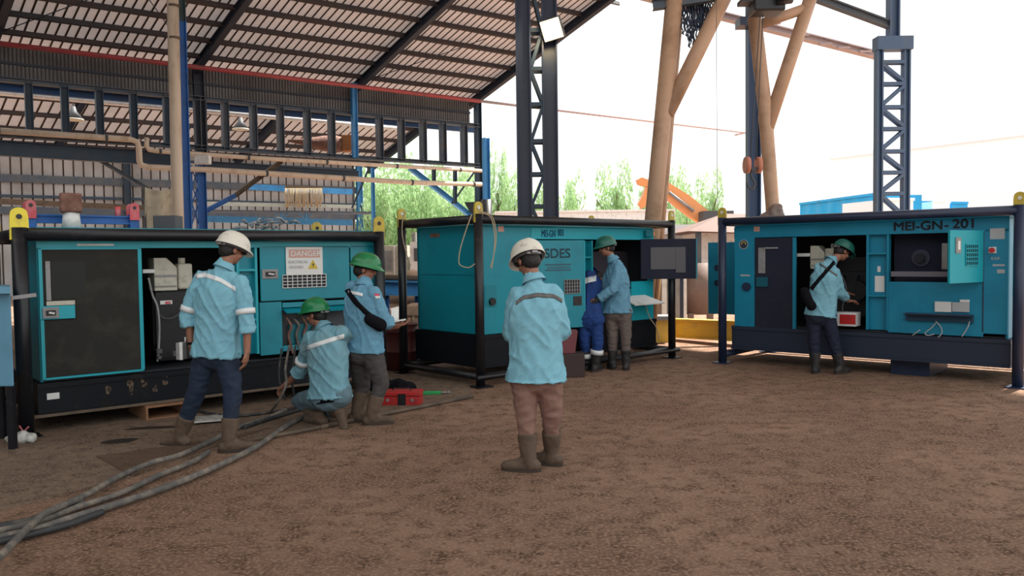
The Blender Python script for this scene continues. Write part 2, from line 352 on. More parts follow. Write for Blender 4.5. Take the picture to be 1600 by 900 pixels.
# ------------------------------------------------------------------ shed: wall line A, roof
R0 = AZ(0, 68, 6.8); R2 = AZ(1165, 207, 6.8); eA = (R2 - R0).normalized(); nA = V((-eA.y, eA.x, 0))  # nA points away
UP = -(ray(-319, 966)).normalized(); NR = eA.cross(UP).normalized()
if NR.z < 0: NR = -NR
def PA(px, py, off=0.): return APL(px, py, R0 + nA * off, nA)
def eof(px, py=160): return (PA(px, py) - R0).dot(eA)
def RP(e, t, h=0.): return R0 + eA * e + UP * t + NR * h
def sheet(orig, ed, ud, nd, e0, e1, t0, t1, pitch, ribw, ribh, name, m1='roof', m2='rib_shade', tseg=1):
    b = MB(); mi = []; e = e0
    while e < e1:
        a, c, d = e, e + pitch - ribw, e + pitch; d = min(d, e1); c = min(c, e1)
        f = lambda ee, t, h: orig + ed * ee + ud * t + nd * h
        b.add([f(a, t0, 0), f(c, t0, 0), f(c, t1, 0), f(a, t1, 0)], [(0, 1, 2, 3)]); mi.append(0)
        q = ribw * .2
        b.add([f(c, t0, 0), f(c + q, t0, ribh), f(c + q, t1, ribh), f(c, t1, 0)], [(0, 1, 2, 3)]); mi.append(1)
        b.add([f(c + q, t0, ribh), f(d - q, t0, ribh), f(d - q, t1, ribh), f(c + q, t1, ribh)], [(0, 1, 2, 3)]); mi.append(1)
        b.add([f(d - q, t0, ribh), f(d, t0, 0), f(d, t1, 0), f(d - q, t1, ribh)], [(0, 1, 2, 3)]); mi.append(1)
        e += pitch
    o = b.build(name, m1); o.data.materials.append(M[m2])
    for p, i in zip(o.data.polygons, mi): p.material_index = i
    return o
E1 = 13.55
ro = sheet(R0, eA, UP, NR, -9, E1 + .35, -.6, 20, .215, .045, .035, 'ceiling'); tag(ro, kind='structure')
for v in ro.data.vertices: v.co += NR * .16
UP2 = V((UP.x, UP.y, -UP.z))
NR2 = eA.cross(UP2).normalized(); NR2 = NR2 if NR2.z > 0 else -NR2
r2 = sheet(RP(0, 20, .16), eA, UP2, NR2, -9, E1 + .35, 0, 5, .215, .045, .035, 'ceiling'); tag(r2, kind='structure')  # unseen second slope, length set for how far it shades the ground
k = 0; t = .42
while t < 20:
    pb = MB(); pb.bar(RP(-9, t, .08), RP(E1 + .2, t, .08), .07, .13, NR); pb.build('purlin', 'purlin', ro); t += .8
eR = [eof(305, 100), eof(555, 131), E1 - .15]
eR = [eR[0] - 4.65] + eR
for e in eR:
    rb = MB(); rb.ibeam(RP(e, -.3, -.06), RP(e, 20, -.06), .16, .26, .02, NR)
    rb.build('rafter', 'rafter', ro)
rb = MB(); a = E1 + .1
for t in (3, 6, 9, 12):  # small brackets on the gable edge
    rb.bar(RP(a, t, .08), RP(a + .45, t, .08), .06, .1, NR)
rb.build('bracket', 'bluegy', ro)
for (p, q) in [((790, 128), (745, 30)),]:
    pass
def rodpt(px, py):
    return APL(px, py, RP(0, 0, -.05), NR)
rb = MB()
for a_, c_ in [((0, 50), (150, -5)), ((232, -2), (268, 48)), ((585, 122), (760, 60))]:
    rb.tube([rodpt(*a_), rodpt(*c_)], .012, 6)
rb.build('bracing_rod', 'rafter', ro)
# upper wall strip
def zA(px, py): return PA(px, py).z
ws = sheet(V((R0.x, R0.y, 0)), eA, V((0, 0, 1)), nA, -1.1, E1 - .3, 6.03, 6.78, .085, .03, .025, 'wall_back', 'wallsheet', 'rib_shade')
tag(ws, kind='structure')
gb = MB(); gb.bar(R0 - eA * 1.1 + V((0, 0, -.45)) - nA * .03, R0 + eA * (E1 - .3) + V((0, 0, -.45)) - nA * .03, .04, .06); gb.build('girt', 'rafter', ws)
# red pipe
b = MB(); o_ = V((0, 0, 0)); R0_, R2_ = R0, R2; RP0 = PA(0, 68, -.75); RP1 = PA(750, 158, -.75); RP2 = PA(1165, 207, -.75)
b.tube([RP0 - eA * .9, RP1], .062, 10); rp = b.build('fire_pipe', 'redpipe')
tag(rp, 'long red pipe running along the eave under the shed roof', 'pipe')
b = MB(); b.tube([RP1, RP2], .045, 10); b.tube([RP2 + V((0, 0, 0)), RP2 - V((.45, 0, .1))], .04, 8); b.build('pipe_extension', 'pinkpipe', rp)
# unseen side wall of the shed, added left of frame to block sky light
wl_ = sheet(V((-13.3, 18.7, 0)), (V((-7.4, -13, 0)) - V((-13.3, 18.7, 0))).normalized(), V((0, 0, 1)), V((-1, -.17, 0)), 0, 32.7, 0, 7.6, .5, .08, .05, 'wall_left_unseen', 'wallsheet', 'rib_shade'); tag(wl_, kind='structure')
# girder
gi = empty('lattice_girder', R0 + eA * 5 - V((0, 0, 2.3)), 0, 'long grey blue girder with upright posts along the open bay wall', 'girder')
def child(mb, name, m, par, bev=0):
    Mi = (Matrix.Translation(par.location) @ Matrix.Rotation(par.rotation_euler.z, 4, 'Z')).inverted()
    mb.v = [Mi @ p for p in mb.v]
    return mb.build(name, m, par, bev=bev)
zt, zb = 5.95, 4.62
for z, h in ((zt, .12), (zb, .12)):
    b = MB(); b.ibeam(V((R0.x, R0.y, z)) - eA * 1.1, V((R0.x, R0.y, z)) + eA * (E1 + .05), .2, h, .02); child(b, 'chord', 'bluegy', gi)
for px in (45, 101, 155, 208, 260, 316, 351, 395, 437, 479, 517, 592, 626, 660, 691, 724):
    p = R0 + eA * eof(px); b = MB()
    b.ibeam(V((p.x, p.y, zb)), V((p.x, p.y, zt)), .24, .17, .02, eA); child(b, 'post', 'bluedk' if px < 300 else 'bluegy', gi)
# gutter beam and white pipe behind the girder
def barthing(name, m, label, cat, pts, w_, h_, off=0., group=None, tube=False, wallf=PA):
    b = MB(); P = [wallf(x, y, off) for x, y in pts]
    if tube: b.tube(P, w_, 10)
    else:
        for p, q in zip(P, P[1:]): b.ibeam(p, q, w_, h_, .02)
    return tag(b.build(name, m), label, cat, group)
barthing('steel_beam', 'beamblue', 'dark blue beam seen behind the girder posts near their tops', 'beam', [(-80, 128), (748, 203)], .15, .22, 1.4)
barthing('gutter_pipe', 'white', 'pale horizontal gutter pipe behind the girder posts', 'pipe', [(-80, 137), (620, 200)], .085, 0, 1.8, tube=True)
barthing('steel_beam', 'bluedk', 'big dark blue beam under the pale pipe at the left edge', 'beam', [(-45, 229), (282, 250)], .2, .36, .4)
barthing('steel_beam', 'bluedk', 'dark beam behind the two beige pipes right of the blue column', 'beam', [(318, 256), (560, 272)], .14, .16, .6)
# beige pipes
def pipe(pts, r, off, label, group=None):
    P = [PA(x, y, off) for x, y in pts]; b = MB(); b.tube(P, r, 12); o = b.build('service_pipe', 'beige'); tag(o, label, 'pipe', group)
    L = sum((P[i + 1] - P[i]).length for i in range(len(P) - 1)); s = .6; i = 0
    while s < L - .2:  # clamps
        q = s
        for a_, c_ in zip(P, P[1:]):
            l = (c_ - a_).length
            if q < l: break
            q -= l
        d = (c_ - a_).normalized(); m_ = a_ + d * q
        b = MB(); b.tube([m_ - d * .03, m_ + d * .03], r * 1.25, 10); b.build('clamp', 'darkgrey', o); s += 2.3
    return o
pipe([(-50, 201), (205, 218), (215, 222), (217, 232), (218, 252), (221, 258), (232, 261), (320, 265), (640, 285), (752, 288)], .075, -.35, 'lower beige service pipe that steps down beside the drain pipe and runs to the right')
pipe([(229, 215), (229, 228), (233, 234), (245, 236), (400, 247), (752, 267)], .06, -.3, 'upper beige service pipe running just under the girder')
# columns
def vcol(name, m, label, px, off, w_, h_, z0, z1, pyref=300, cat='column', up=None):
    p = PA(px, pyref, off); b = MB(); b.ibeam(V((p.x, p.y, z0)), V((p.x, p.y, z1)), w_, h_, .02, up or eA)
    return tag(b.build(name, m), label, cat)
cA = vcol('steel_column', 'blue', 'tall bright blue steel column beside the pale drain pipe', 291, -3.5, .2, .17, 0, 7.0)
p = PA(291, 300, -3.5); b = MB(); b.ibeam(V((p.x, p.y, 7.0)), V((p.x, p.y, 7.95)), .19, .165, .02, eA); b.build('unpainted_top', mat('green_dark', (.03, .065, .07), .6), cA)['label'] = 'dark green upper end'
p = PA(277, 300, -3.7); q = PA(270, -10, -3.7); b = MB(); q.y = p.y
b.tube([V((PA(279, 355, -3.7).x, p.y, 0)), p, q + V((0, 0, .0))], .125, 16); dp = b.build('drain_pipe', 'beige')
tag(dp, 'thick vertical cream drain pipe left of the blue column', 'pipe')
for y in (12, 62):
    c_ = PA(272 + y * .02, y, -3.7); c_.y = p.y; b = MB(); b.tube([c_, c_ + V((0, 0, .05))], .135, 14); b.build('collar', 'rust', dp)
c2 = vcol('steel_column', 'blue', 'blue steel column right of the bright blue one, dark above the pipes', 315, 0, .22, .22, 0, 4.3)
p = PA(309, 180, 0); b = MB(); b.ibeam(V((PA(313, 200).x, PA(313, 200).y, 4.3)), V((PA(311, 200).x, PA(311, 200).y, 6.7)), .25, .27, .02, eA); b.build('upper_shaft', 'rafter', c2)
b = MB()
for y0, y1 in ((265, 290), (290, 318), (318, 350)):
    b.bar(PA(300, y0, 0), PA(310, y1, 0), .03, .03); b.bar(PA(310, y0, 0), PA(300, y1, 0), .03, .03)
b.bar(PA(299, 258, 0), PA(299, 360, 0), .05, .05); b.build('lacing', 'blue', c2)
jb = MB(); q = PA(317, 250, -.4); jb.box(q.x - .2, q.x + .2, q.y - .1, q.y + .1, q.z - .12, q.z + .12); tag(jb.build('junction_box', 'white', bev=.02), 'small grey white junction box on the blue column', 'electrical box')
vcol('steel_post', 'bluelt', 'light blue post in the middle of the upper wall girder', 556, -.15, .16, .16, 4.6, 6.85)
vcol('steel_column', 'bluedk', 'dark end column of the shed wall at the open gable', 748, 0, .2, .2, 0, 6.8)
vcol('steel_column', 'bluelt', 'pale sky blue column just right of the shed end column', 760, .2, .2, .2, 0, 5.6)
b = MB(); q = PA(760, 320, -.3); b.tube([V((q.x, q.y, 0)), V((q.x, q.y, 3.45))], .2, 14); 
o = b.build('chute_pipe', 'black'); tag(o, 'black upright pipe with a side hopper below the sky blue column', 'pipe')
b = MB(); b.add([q + V((-.2, 0, .1)), q + V((-.75, 0, .1)), q + V((-.55, 0, -.25)), q + V((-.2, 0, -.4)), q + V((-.2, .3, .1)), q + V((-.75, .3, .1)), q + V((-.55, .3, -.25)), q + V((-.2, .3, -.4))], [(0, 1, 2, 3), (7, 6, 5, 4), (0, 4, 5, 1), (1, 5, 6, 2), (2, 6, 7, 3), (3, 7, 4, 0)]); b.build('hopper', 'black', o)
def brace(pts, m, w_, off, label, cat='brace'):
    return barthing('diagonal_brace', m, label, cat, pts, w_, w_, off)
brace([(135, 238), (232, 296)], 'bluegy', .1, .6, 'grey diagonal brace under the big beam at the left')
brace([(314, 334), (368, 305)], 'blue', .13, .05, 'bright blue lower half of the diagonal knee brace right of the column')
brace([(368, 305), (440, 252)], 'rust', .13, .05, 'rusty upper half of the diagonal knee brace right of the column')
brace([(640, 262), (742, 342)], 'bluelt', .15, .15, 'long sky blue diagonal brace below the right end of the pipes')
brace([(575, 266), (550, 325)], 'bluedk', .05, 2, 'thin dark brace right of the far wall')
brace([(743, 266), (706, 318)], 'bluedk', .05, -.2, 'thin dark brace right of the sky blue diagonal')
for i, (x, y1) in enumerate(((582, 362), (711, 318), (678, 285))):
    a_ = PA(x, 262, 1.8); b = MB(); b.ibeam(PA(x, y1, -.3) if i else V((a_.x, a_.y, 0)), PA(x, 262, -.3) if i else a_, .1, .1, .02, eA)
    tag(b.build('hanger_post', 'bluelt' if i == 0 else 'bluedk'), ['thin sky blue post standing right of the far wall', 'short dark hanger between the pipes and the blue diagonal', 'short dark hanger left of the blue diagonal'][i], 'post')
# high bay lamps
for i, (x, y) in enumerate(((376, 196), (115, 180))):
    q = PA(x, y, 6); r_ = .28; b = MB(); b.tube([q + V((0, 0, .28)), q + V((0, 0, .12)), q + V((0, 0, -.1))], [.06, .1, r_], 14, cap=True)
    o = tag(b.build('bay_lamp', 'darkgrey'), ['bell shaped bay lamp hanging right of the blue column', 'dark bell lamp hanging behind the girder far left'][i], 'lamp')
    b = MB(); b.tube([q + V((0, 0, .28)), q + V((0, 0, 1.0))], .02, 6); b.build('stem', 'darkgrey', o)
    b = MB(); b.tube([q + V((0, 0, -.12)), q + V((0, 0, -.16))], r_ * 1.05, 14); b.build('rim', 'cream', o)
# ------------------------------------------------------------------ far wall B
B0 = AZ(0, 228, 6.8); B1 = AZ(560, 258, 6.8); eB = (B1 - B0).normalized(); nB = V((-eB.y, eB.x, 0)); LB = (B1 - B0).length
def PB(px, py, off=0.): return APL(px, py, B0 + nB * off, nB)
fw = sheet(V((B0.x, B0.y, 0)), eB, V((0, 0, 1)), nB, -8, LB - .25, 0, 6.8, .42, .07, .05, 'wall_far', 'farsheet', 'rib_shade'); tag(fw, kind='structure')
for z, m, h in ((5.35, 'bluegy', .35), (4.55, 'bluedk', .12), (3.9, 'bluegy', .35), (2.8, 'bluedk', .14), (6.5, 'bluedk', .12)):
    b = MB(); b.bar(V((B0.x, B0.y, z)) - eB * 8 - nB * .15, V((B0.x, B0.y, z)) + eB * (LB - .2) - nB * .15, .12, h); b.build('girt', m, fw)
fr = sheet(B0, eB, UP, NR, -8, LB + .7, -.3, 9.5, .42, .08, .05, 'ceiling', 'roof', 'rib_shade'); tag(fr, kind='structure')
for i in range(7):
    b = MB(); b.bar(B0 + eB * -8 + UP * (.6 + 1.45 * i) - NR * .1, B0 + eB * (LB + .6) + UP * (.6 + 1.45 * i) - NR * .1, .1, .18, NR); b.build('purlin', 'purlin', fr)
for e in (LB * .12, LB * .6, LB + .5):
    b = MB(); b.ibeam(B0 + eB * e - NR * .3, B0 + eB * e + UP * 9.5 - NR * .3, .2, .4, .03, NR); b.build('rafter', 'rafter', fr)
for e, lab in ((LB - .1, 'blue corner column at the end of the far wall'), (LB * .30, 'dark blue column against the far wall left of the canvas')):
    q = V((B0.x, B0.y, 0)) + eB * e - nB * .3; b = MB(); b.ibeam(q, q + V((0, 0, 6.7)), .3, .3, .03, eB); tag(b.build('steel_column', 'bluelt' if e > LB * .5 else 'bluedk'), lab, 'column')
# racking in the second bay: shelves, hanging hoses, timber
def shelfbar(pts, m, w_, h_, off, label, cat='beam'):
    P = [PA(x, y, off) for x, y in pts]; b = MB(); b.bar(P[0], P[1], w_, h_); return tag(b.build('rack_beam', m), label, cat)
shelfbar([(-60, 312), (228, 325)], 'rust', .1, .16, 4, 'long brownish rack beam behind the blue lifting frame')
shelfbar([(322, 318), (556, 323)], 'cream', .1, .13, 5, 'pale rack beam behind the hanging hoses')
shelfbar([(322, 330), (582, 333)], 'bluegy', .7, .07, 5, 'grey shelf below the pale rack beam')
shelfbar([(322, 342), (550, 348)], 'bluelt', .14, .22, 5.5, 'sky blue rack beam under the grey shelf')
shelfbar([(390, 292), (550, 300)], 'bluelt', .14, .2, 5.5, 'sky blue rack beam above the hanging hoses')
b = MB(); b.bar(PA(446, 292, 4.6), PA(503, 294, 4.6), .2, .12); hr = tag(b.build('hose_rack', 'rust'), 'rusty rail hung with many pale hoses in front of the far wall', 'rack')
b = MB()
for i in range(26):
    x = 446 + i * 2.25; b.tube([PA(x, 294, 4.5), PA(x + random.uniform(-1, 1), 306, 4.5), PA(x + random.uniform(-2, 2), 318 + random.uniform(0, 8), 4.5)], .022, 5)
tag(b.build('hoses', 'rope', hr), kind='stuff')
for x in (440, 478):
    b = MB(); b.bar(PA(x, 331, 4.8), PA(x, 346, 4.8), .06, .06); b.bar(PA(x - 10, 332, 4.8), PA(x, 345, 4.8), .03, .03); b.bar(PA(x + 10, 332, 4.8), PA(x, 345, 4.8), .03, .03)
    tag(b.build('shelf_bracket', 'bluelt'), 'sky blue shelf bracket ' + ('left of the yellow lug' if x == 440 else 'right above the yellow lug of the left generator'), 'bracket')
# canvas sheet
P = []
for i in range(9):
    row = []
    for j in range(9):
        u, v = j / 8, i / 8; x = 226 + 48 * u; y = 292 + 6 * math.sin(u * PI) + (66 - 4 * math.sin(u * PI)) * v * 2.3
        q = PA(x, y, -2.6); q.z = max(q.z, .01); q += nA * (.06 * math.sin(u * 9 + v * 2) + .05 * noise.noise(V((u * 4, v * 3, 1)))); row.append(q)
    P.append(row)
b = MB(); b.grid(P); o = b.build('canvas_sheet', 'cloth'); so_ = o.modifiers.new('s', 'SOLIDIFY'); so_.thickness = .01
tag(o, 'cream canvas sheet hanging behind the left generator beside the drain pipe', 'sheet')
b = MB(); b.bar(PA(225, 290, -2.55), V((PA(228, 362, -2.55).x, PA(228, 362, -2.55).y, 0)), .05, .05); b.build('edge_pole', 'darkgrey', o)
# brown machine / wooden bundle lying on the pipes
q = PA(533, 226, .8); b = MB()
b.loft([[q + eA * (x) + V((0, 0, 0)) + V((0, 0, 1)) * (r_ * math.sin(a)) + nA * (r_ * .8 * math.cos(a)) for a in [2 * PI * k / 10 for k in range(10)]] for x, r_ in ((-1.7, .03), (-1.1, .12), (-.6, .24), (-.2, .28), (.2, .2), (.35, .05))])
o = tag(b.build('tarpaulin_bundle', 'brownblk'), 'dark brown covered bundle lying on the beam under the girder posts', 'bundle')
b = MB(); b.box(q.x + .05, q.x + .5, q.y - .2, q.y + .25, q.z - .22, q.z + .28); tag(b.build('wooden_crate', mat('orange_wood', (.32, .13, .04), .7, dirt=(.2, .08, .03), scale=6), bev=.03), 'orange brown crate at the right end of the dark bundle', 'crate')

# ------------------------------------------------------------------ laced columns, gantry and crane parts
def lattice(label, xl, xr, Y, lw, y0, y1, nodes, m1, m2, dz=.3):
    a = AY(xl, 300, Y); c = AY(xr, 300, Y); root = empty('lattice_column', ((a.x + c.x) / 2, Y, 0), 0, label, 'column')
    for p in (a, c):
        b = MB(); b.ibeam(V((p.x, Y, 0)), V((p.x, Y, AY(xl, y0, Y).z)), dz, lw, .03, V((1, 0, 0))); child(b, 'leg', m1, root)
    L = a.x + lw / 2; R_ = c.x - lw / 2; zs = [AY(xl, n, Y).z for n in nodes]
    for i, z in enumerate(zs):
        for yy in (-dz * .42, dz * .42):
            b = MB(); b.bar((L, Y + yy, z), (R_, Y + yy, z), .03, .07); child(b, 'strut', m2, root)
            if i < len(zs) - 1:
                b = MB(); s_ = (L, R_) if i % 2 == 0 else (R_, L); b.bar((s_[0], Y + yy, z - .05), (s_[1], Y + yy, zs[i + 1] + .05), .03, .06); child(b, 'brace', m2, root)
    return root
lc = lattice('tall dark laced double column right of the shed gable, floodlight fixed to it', 820, 860.5, 15.5, .29, -60, 0, (-30, 50, 110, 165, 222, 273, 323, 370, 430), 'navy', 'bluedk', .34)
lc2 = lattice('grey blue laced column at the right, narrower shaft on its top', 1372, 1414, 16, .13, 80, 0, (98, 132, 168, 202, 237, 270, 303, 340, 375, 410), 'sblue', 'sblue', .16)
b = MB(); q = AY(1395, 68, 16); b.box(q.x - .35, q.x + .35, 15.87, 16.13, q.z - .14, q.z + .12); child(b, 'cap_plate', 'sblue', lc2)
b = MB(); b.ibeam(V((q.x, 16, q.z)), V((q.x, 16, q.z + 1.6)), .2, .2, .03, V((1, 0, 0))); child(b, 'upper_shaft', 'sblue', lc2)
# floodlight
q = AY(862, 46, 15.1); fl = empty('floodlight', q, 0, 'lit square floodlight on the tall dark laced column', 'lamp')
Rm = Matrix.Rotation(math.radians(-18), 4, 'Y') @ Matrix.Rotation(math.radians(18), 4, 'X') @ Matrix.Rotation(math.radians(-20), 4, 'Z')
b = MB(); b.box(-.2, .2, .0, .12, -.2, .2); o = b.build('housing', 'darkgrey', fl, bev=.015); o.matrix_local = Rm
b = MB(); b.box(-.18, .18, -.012, 0, -.18, .18); o = b.build('lamp_glass', 'lens', fl); o.matrix_local = Rm
b = MB(); b.tube([(.0, .1, 0), (.0, .3, -.05)], .03, 8); b.bar((-.23, .06, -.02), (.23, .06, -.02), .03, .03); o = b.build('bracket', 'darkgrey', fl); o.matrix_local = Rm
ld = bpy.data.lights.new('flood', 'SPOT'); ld.energy = 60; ld.color = (1, .75, .4); ld.spot_size = 2.4; ld.shadow_soft_size = .15; lo = bpy.data.objects.new('flood_beam', ld); C.objects.link(lo); lo.parent = fl; lo.location = (-.03, -.1, -.03); lo.rotation_euler = (math.radians(60), 0, 0)
# blue I column
a = AY(1177, 300, 18); b = MB(); b.ibeam(V((a.x, 18, 0)), V((a.x, 18, AY(1177, -40, 18).z)), .25, .28, .03, V((1, 0, 0)))
o = tag(b.build('steel_column', mat('column_blue', (.02, .06, .15), .5)), 'tall dark blue steel column behind the right Y shaped tan gantry leg', 'column')
b = MB(); q = AY(1163, 37, 17.8); b.box(q.x - .15, q.x + .2, 17.6, 18, q.z - .08, q.z + .1); b.build('bracket', 'navy', o)
def gantry(label, parts):
    p0 = parts[0][1][0]; root = empty('gantry_leg', (p0.x, p0.y, 0), 0, label, 'crane leg')
    for nm, pts, r_ in parts:
        b = MB(); b.tube(pts, r_, 18); child(b, nm, 'tan', root)
    return root
g1 = gantry('left tan tubular gantry leg with a branching arm, chains beside it',
    [('post', [V((AY(1001, 546, 13).x, 13, 0)), AY(1056, -30, 13)], .135),
     ('arm', [AY(1042, 178, 13), AY(1142, -25, 13)], .12),
     ('thin_pipe', [V((AY(1018, 546, 13.5).x, 13.5, 0)), AY(1067, -30, 13.5)], .055)])
b = MB(); b.ibeam(AY(1020, 8, 13), AY(1115, -6, 13), .15, .16); child(b, 'cross_beam', 'bluegy', g1)
g2 = gantry('right tan tubular gantry leg forking into a Y above the right generator',
    [('post', [V((AY(1217, 550, 13.6).x, 13.6, 0)), AY(1207, 322, 13.6), AY(1198, 205, 13.6), AY(1193, 150, 13.6), AY(1179, 28, 13.6)], .115),
     ('arm', [AY(1199, 200, 13.6), AY(1272, -20, 13.6)], .11),
     ('strut', [AY(1188, 38, 13.6), AY(1262, 12, 13.6)], .085)])
b = MB(); b.ibeam(AY(990, -10, 19), AY(1372, 87, 19), .2, .16, .03)
cr = tag(b.build('crane_rail', 'pinkpipe'), 'faded pinkish crane rail sloping down to the right laced column', 'rail')
for x, y in ((1210, 42), (1255, 60), (1290, 74), (1318, 80), (1352, 86)):
    q = AY(x, y, 18.9); b = MB(); b.bar(q - V((.14, 0, -.08)), q + V((.14, 0, .08)), .06, .05); b.build('clip', 'pinkpipe', cr)
b = MB(); b.ibeam(AY(1225, -22, 16), AY(1390, 39, 16), .14, .15, .03); tag(b.build('steel_beam', 'bluegy'), 'grey blue beam running up left from the right laced column', 'beam')
q = AY(1195, 4, 12.9); b = MB(); b.box(q.x - .22, q.x + .27, 12.7, 13.1, q.z - .18, q.z + .25); hv = tag(b.build('crane_trolley', 'black', bev=.03), 'black crane trolley above the right gantry leg', 'hoist')
b = MB(); b.box(q.x - .4, q.x - .15, 12.75, 13.05, q.z - .02, q.z + .04); b.build('arm', 'black', hv)
b = MB(); b.tube([q + V((.1, -.2, .02)), q + V((.35, -.2, .05))], .13, 14); b.build('motor', 'black', hv)
hb = empty('hook_block', AY(1176, 258, 12.7), 0, 'orange crane hook block hanging in front of the blue column', 'hook')
for s_ in (-1, 1):
    q = AY(1176 + s_ * 9, 258, 12.7); b = MB(); b.tube([q + V((-.035, 0, .0)), q + V((.035, 0, 0))], .13, 16); child(b, 'sheave_guard', mat('hook_orange', (.55, .2, .13), .5), hb)
b = MB(); q = AY(1174, 278, 12.7)
b.tube(spline([q + V((0, 0, .13)), q + V((.0, 0, .02)), q + V((.055, 0, -.08)), q + V((.02, 0, -.17)), q + V((-.05, 0, -.14)), q + V((-.06, 0, -.08))], 5), .018, 8); child(b, 'hook', 'darkgrey', hb)
b = MB(); b.box(AY(1172, 258, 12.7).x, AY(1181, 258, 12.7).x, 12.62, 12.78, AY(1176, 267, 12.7).z, AY(1176, 262, 12.7).z); child(b, 'yoke', 'darkgrey', hb)
b = MB()
for x0, x1 in ((1188, 1172), (1192, 1181)): b.tube([AY(x0, 22, 12.8), AY(x1, 250, 12.7)], .008, 6)
child(b, 'wire_rope', 'darkgrey', hb)
b = MB(); b.tube([AY(1119, -10, 12), AY(1121, 326, 12)], .004, 5); tag(b.build('hanging_wire', 'darkgrey'), 'very thin wire hanging down to the lug between the two right generators', 'wire')
ch = empty('chain_slings', AY(1090, -20, 13.1), 0, 'bundle of dark chain slings hanging beside the left gantry leg', 'chains')
random.seed(3)
for i in range(22):
    x = 1068 + i * 2.0 + random.uniform(-1, 1); w2 = random.uniform(1.5, 3.5); dd = random.uniform(35, 86) * (1 - .004 * i * 3)
    b = MB(); P = spline([AY(x - w2, -15, 13.15), AY(x - w2 * 1.1, dd * .5, 13.15), AY(x, dd, 13.15), AY(x + w2 * 1.1, dd * .5, 13.2), AY(x + w2, -15, 13.2)], 5)
    P = [p_ + V((.012 * (-1) ** k, 0, 0)) for k, p_ in enumerate(P)]
    b.tube(P, .011, 5); child(b, 'sling', 'navy', ch)

# ------------------------------------------------------------------ surroundings
# trees
random.seed(11)
def tree_mesh(kind):
    b = MB(); blobs = [(V((random.uniform(-.75, .75), random.uniform(-.75, .75), random.uniform(.12, .92))), random.uniform(.26, .44)) for _ in range(20)]
    for _ in range(5200):
        c, r_ = random.choice(blobs); d = V((random.gauss(0, 1), random.gauss(0, 1), random.gauss(0, 1))).normalized()
        p = c + d * r_ * random.uniform(.75, 1.05); s_ = random.uniform(.03, .065)
        x = V((random.gauss(0, 1), random.gauss(0, 1), random.gauss(0, .6))).normalized(); y = x.cross(d + V((.1, .2, .3))).normalized()
        b.add([p - x * s_, p - y * s_ * .5, p + x * s_, p + y * s_ * .5], [(0, 1, 2, 3)])
    return b
TM = []
for k_ in range(3):
    me = tree_mesh(k_).mesh('crown'); me.materials.append(M['leaf']); TM.append(me)
tb = MB(); tb.tube([(0, 0, 0), (.02, 0, .4), (0, .02, .75)], .05, 8, .02)
for a in range(5): tb.tube([(0, 0, .35 + .06 * a), (.4 * math.cos(a * 1.3), .4 * math.sin(a * 1.3), .6 + .06 * a)], .02, 6, .008)
tme = tb.mesh('trunk'); tme.materials.append(M['trunk'])
def tree(px, top, Y, wpx, label, group=None, k=0):
    p = AY(px, top, Y); H_ = p.z; W = wpx / 2 * Y / F
    r_ = empty('tree', (p.x, Y, 0), random.random() * 6, label, 'tree', group)
    c = bpy.data.objects.new('crown', TM[k % 3]); C.objects.link(c); c.parent = r_; c.scale = (W, W, H_ * .97)
    t_ = bpy.data.objects.new('trunk', tme); C.objects.link(t_); t_.parent = r_; t_.scale = (H_ * .5, H_ * .5, H_)
Gt = 'trees beyond the shed seen under the girder'
i = 0
for (x, y, Y, w_) in [(562, 272, 50, 70), (612, 268, 56, 84), (660, 276, 50, 74), (706, 284, 58, 84), (745, 292, 52, 70), (585, 300, 46, 60), (640, 305, 47, 66), (690, 310, 46, 70), (730, 318, 45, 60)]:
    tree(x, y, Y, w_, ['tree touching the far wall corner column, leftmost of the row under the girder', 'rounded tree above the left generator right lug in the row under the girder', 'tree left of the sky blue diagonal brace in the row under the girder', 'tree behind the upper end of the sky blue diagonal brace', 'tree behind the black hopper pipe, rightmost of the row under the girder', 'lower tree right behind the rightmost lug of the left generator', 'lower tree above the far left post of the middle generator', 'low tree above the left side rail of the middle generator', 'low tree between the middle generator near post and the sky blue diagonal'][i], Gt, i); i += 1
for (x, y, Y, w_, lab) in [(777, 258, 60, 34, 'tall narrow tree right of the sky blue column'), (795, 292, 55, 46, 'bushy tree just left of the tall laced column'), (838, 300, 58, 50, 'tree seen through the lacing of the tall dark column'),
        (893, 300, 60, 56, 'rounded green tree just right of the tall laced column'), (960, 280, 58, 60, 'widest tree left of the orange excavator arm'), (1003, 300, 50, 34, 'tree behind the tip of the orange excavator arm'), (1060, 288, 62, 50, 'tree behind the orange boom right of the tan gantry leg'), (1108, 290, 60, 44, 'pale tree standing between boom and dark blue column'), (1075, 325, 45, 44, 'low bush under the orange excavator boom')]:
    tree(x, y, Y, w_, lab, None, i); i += 1
# white boundary wall
b = MB(); b.box(-.9, 9, 44, 44.3, 0, AY(950, 331, 44).z); b.box(-.9, 9, 43.9, 44.4, AY(950, 331, 44).z, AY(950, 328, 44).z); tag(b.build('boundary_wall', 'white'), 'low white wall in front of the trees behind the middle generator', 'wall')
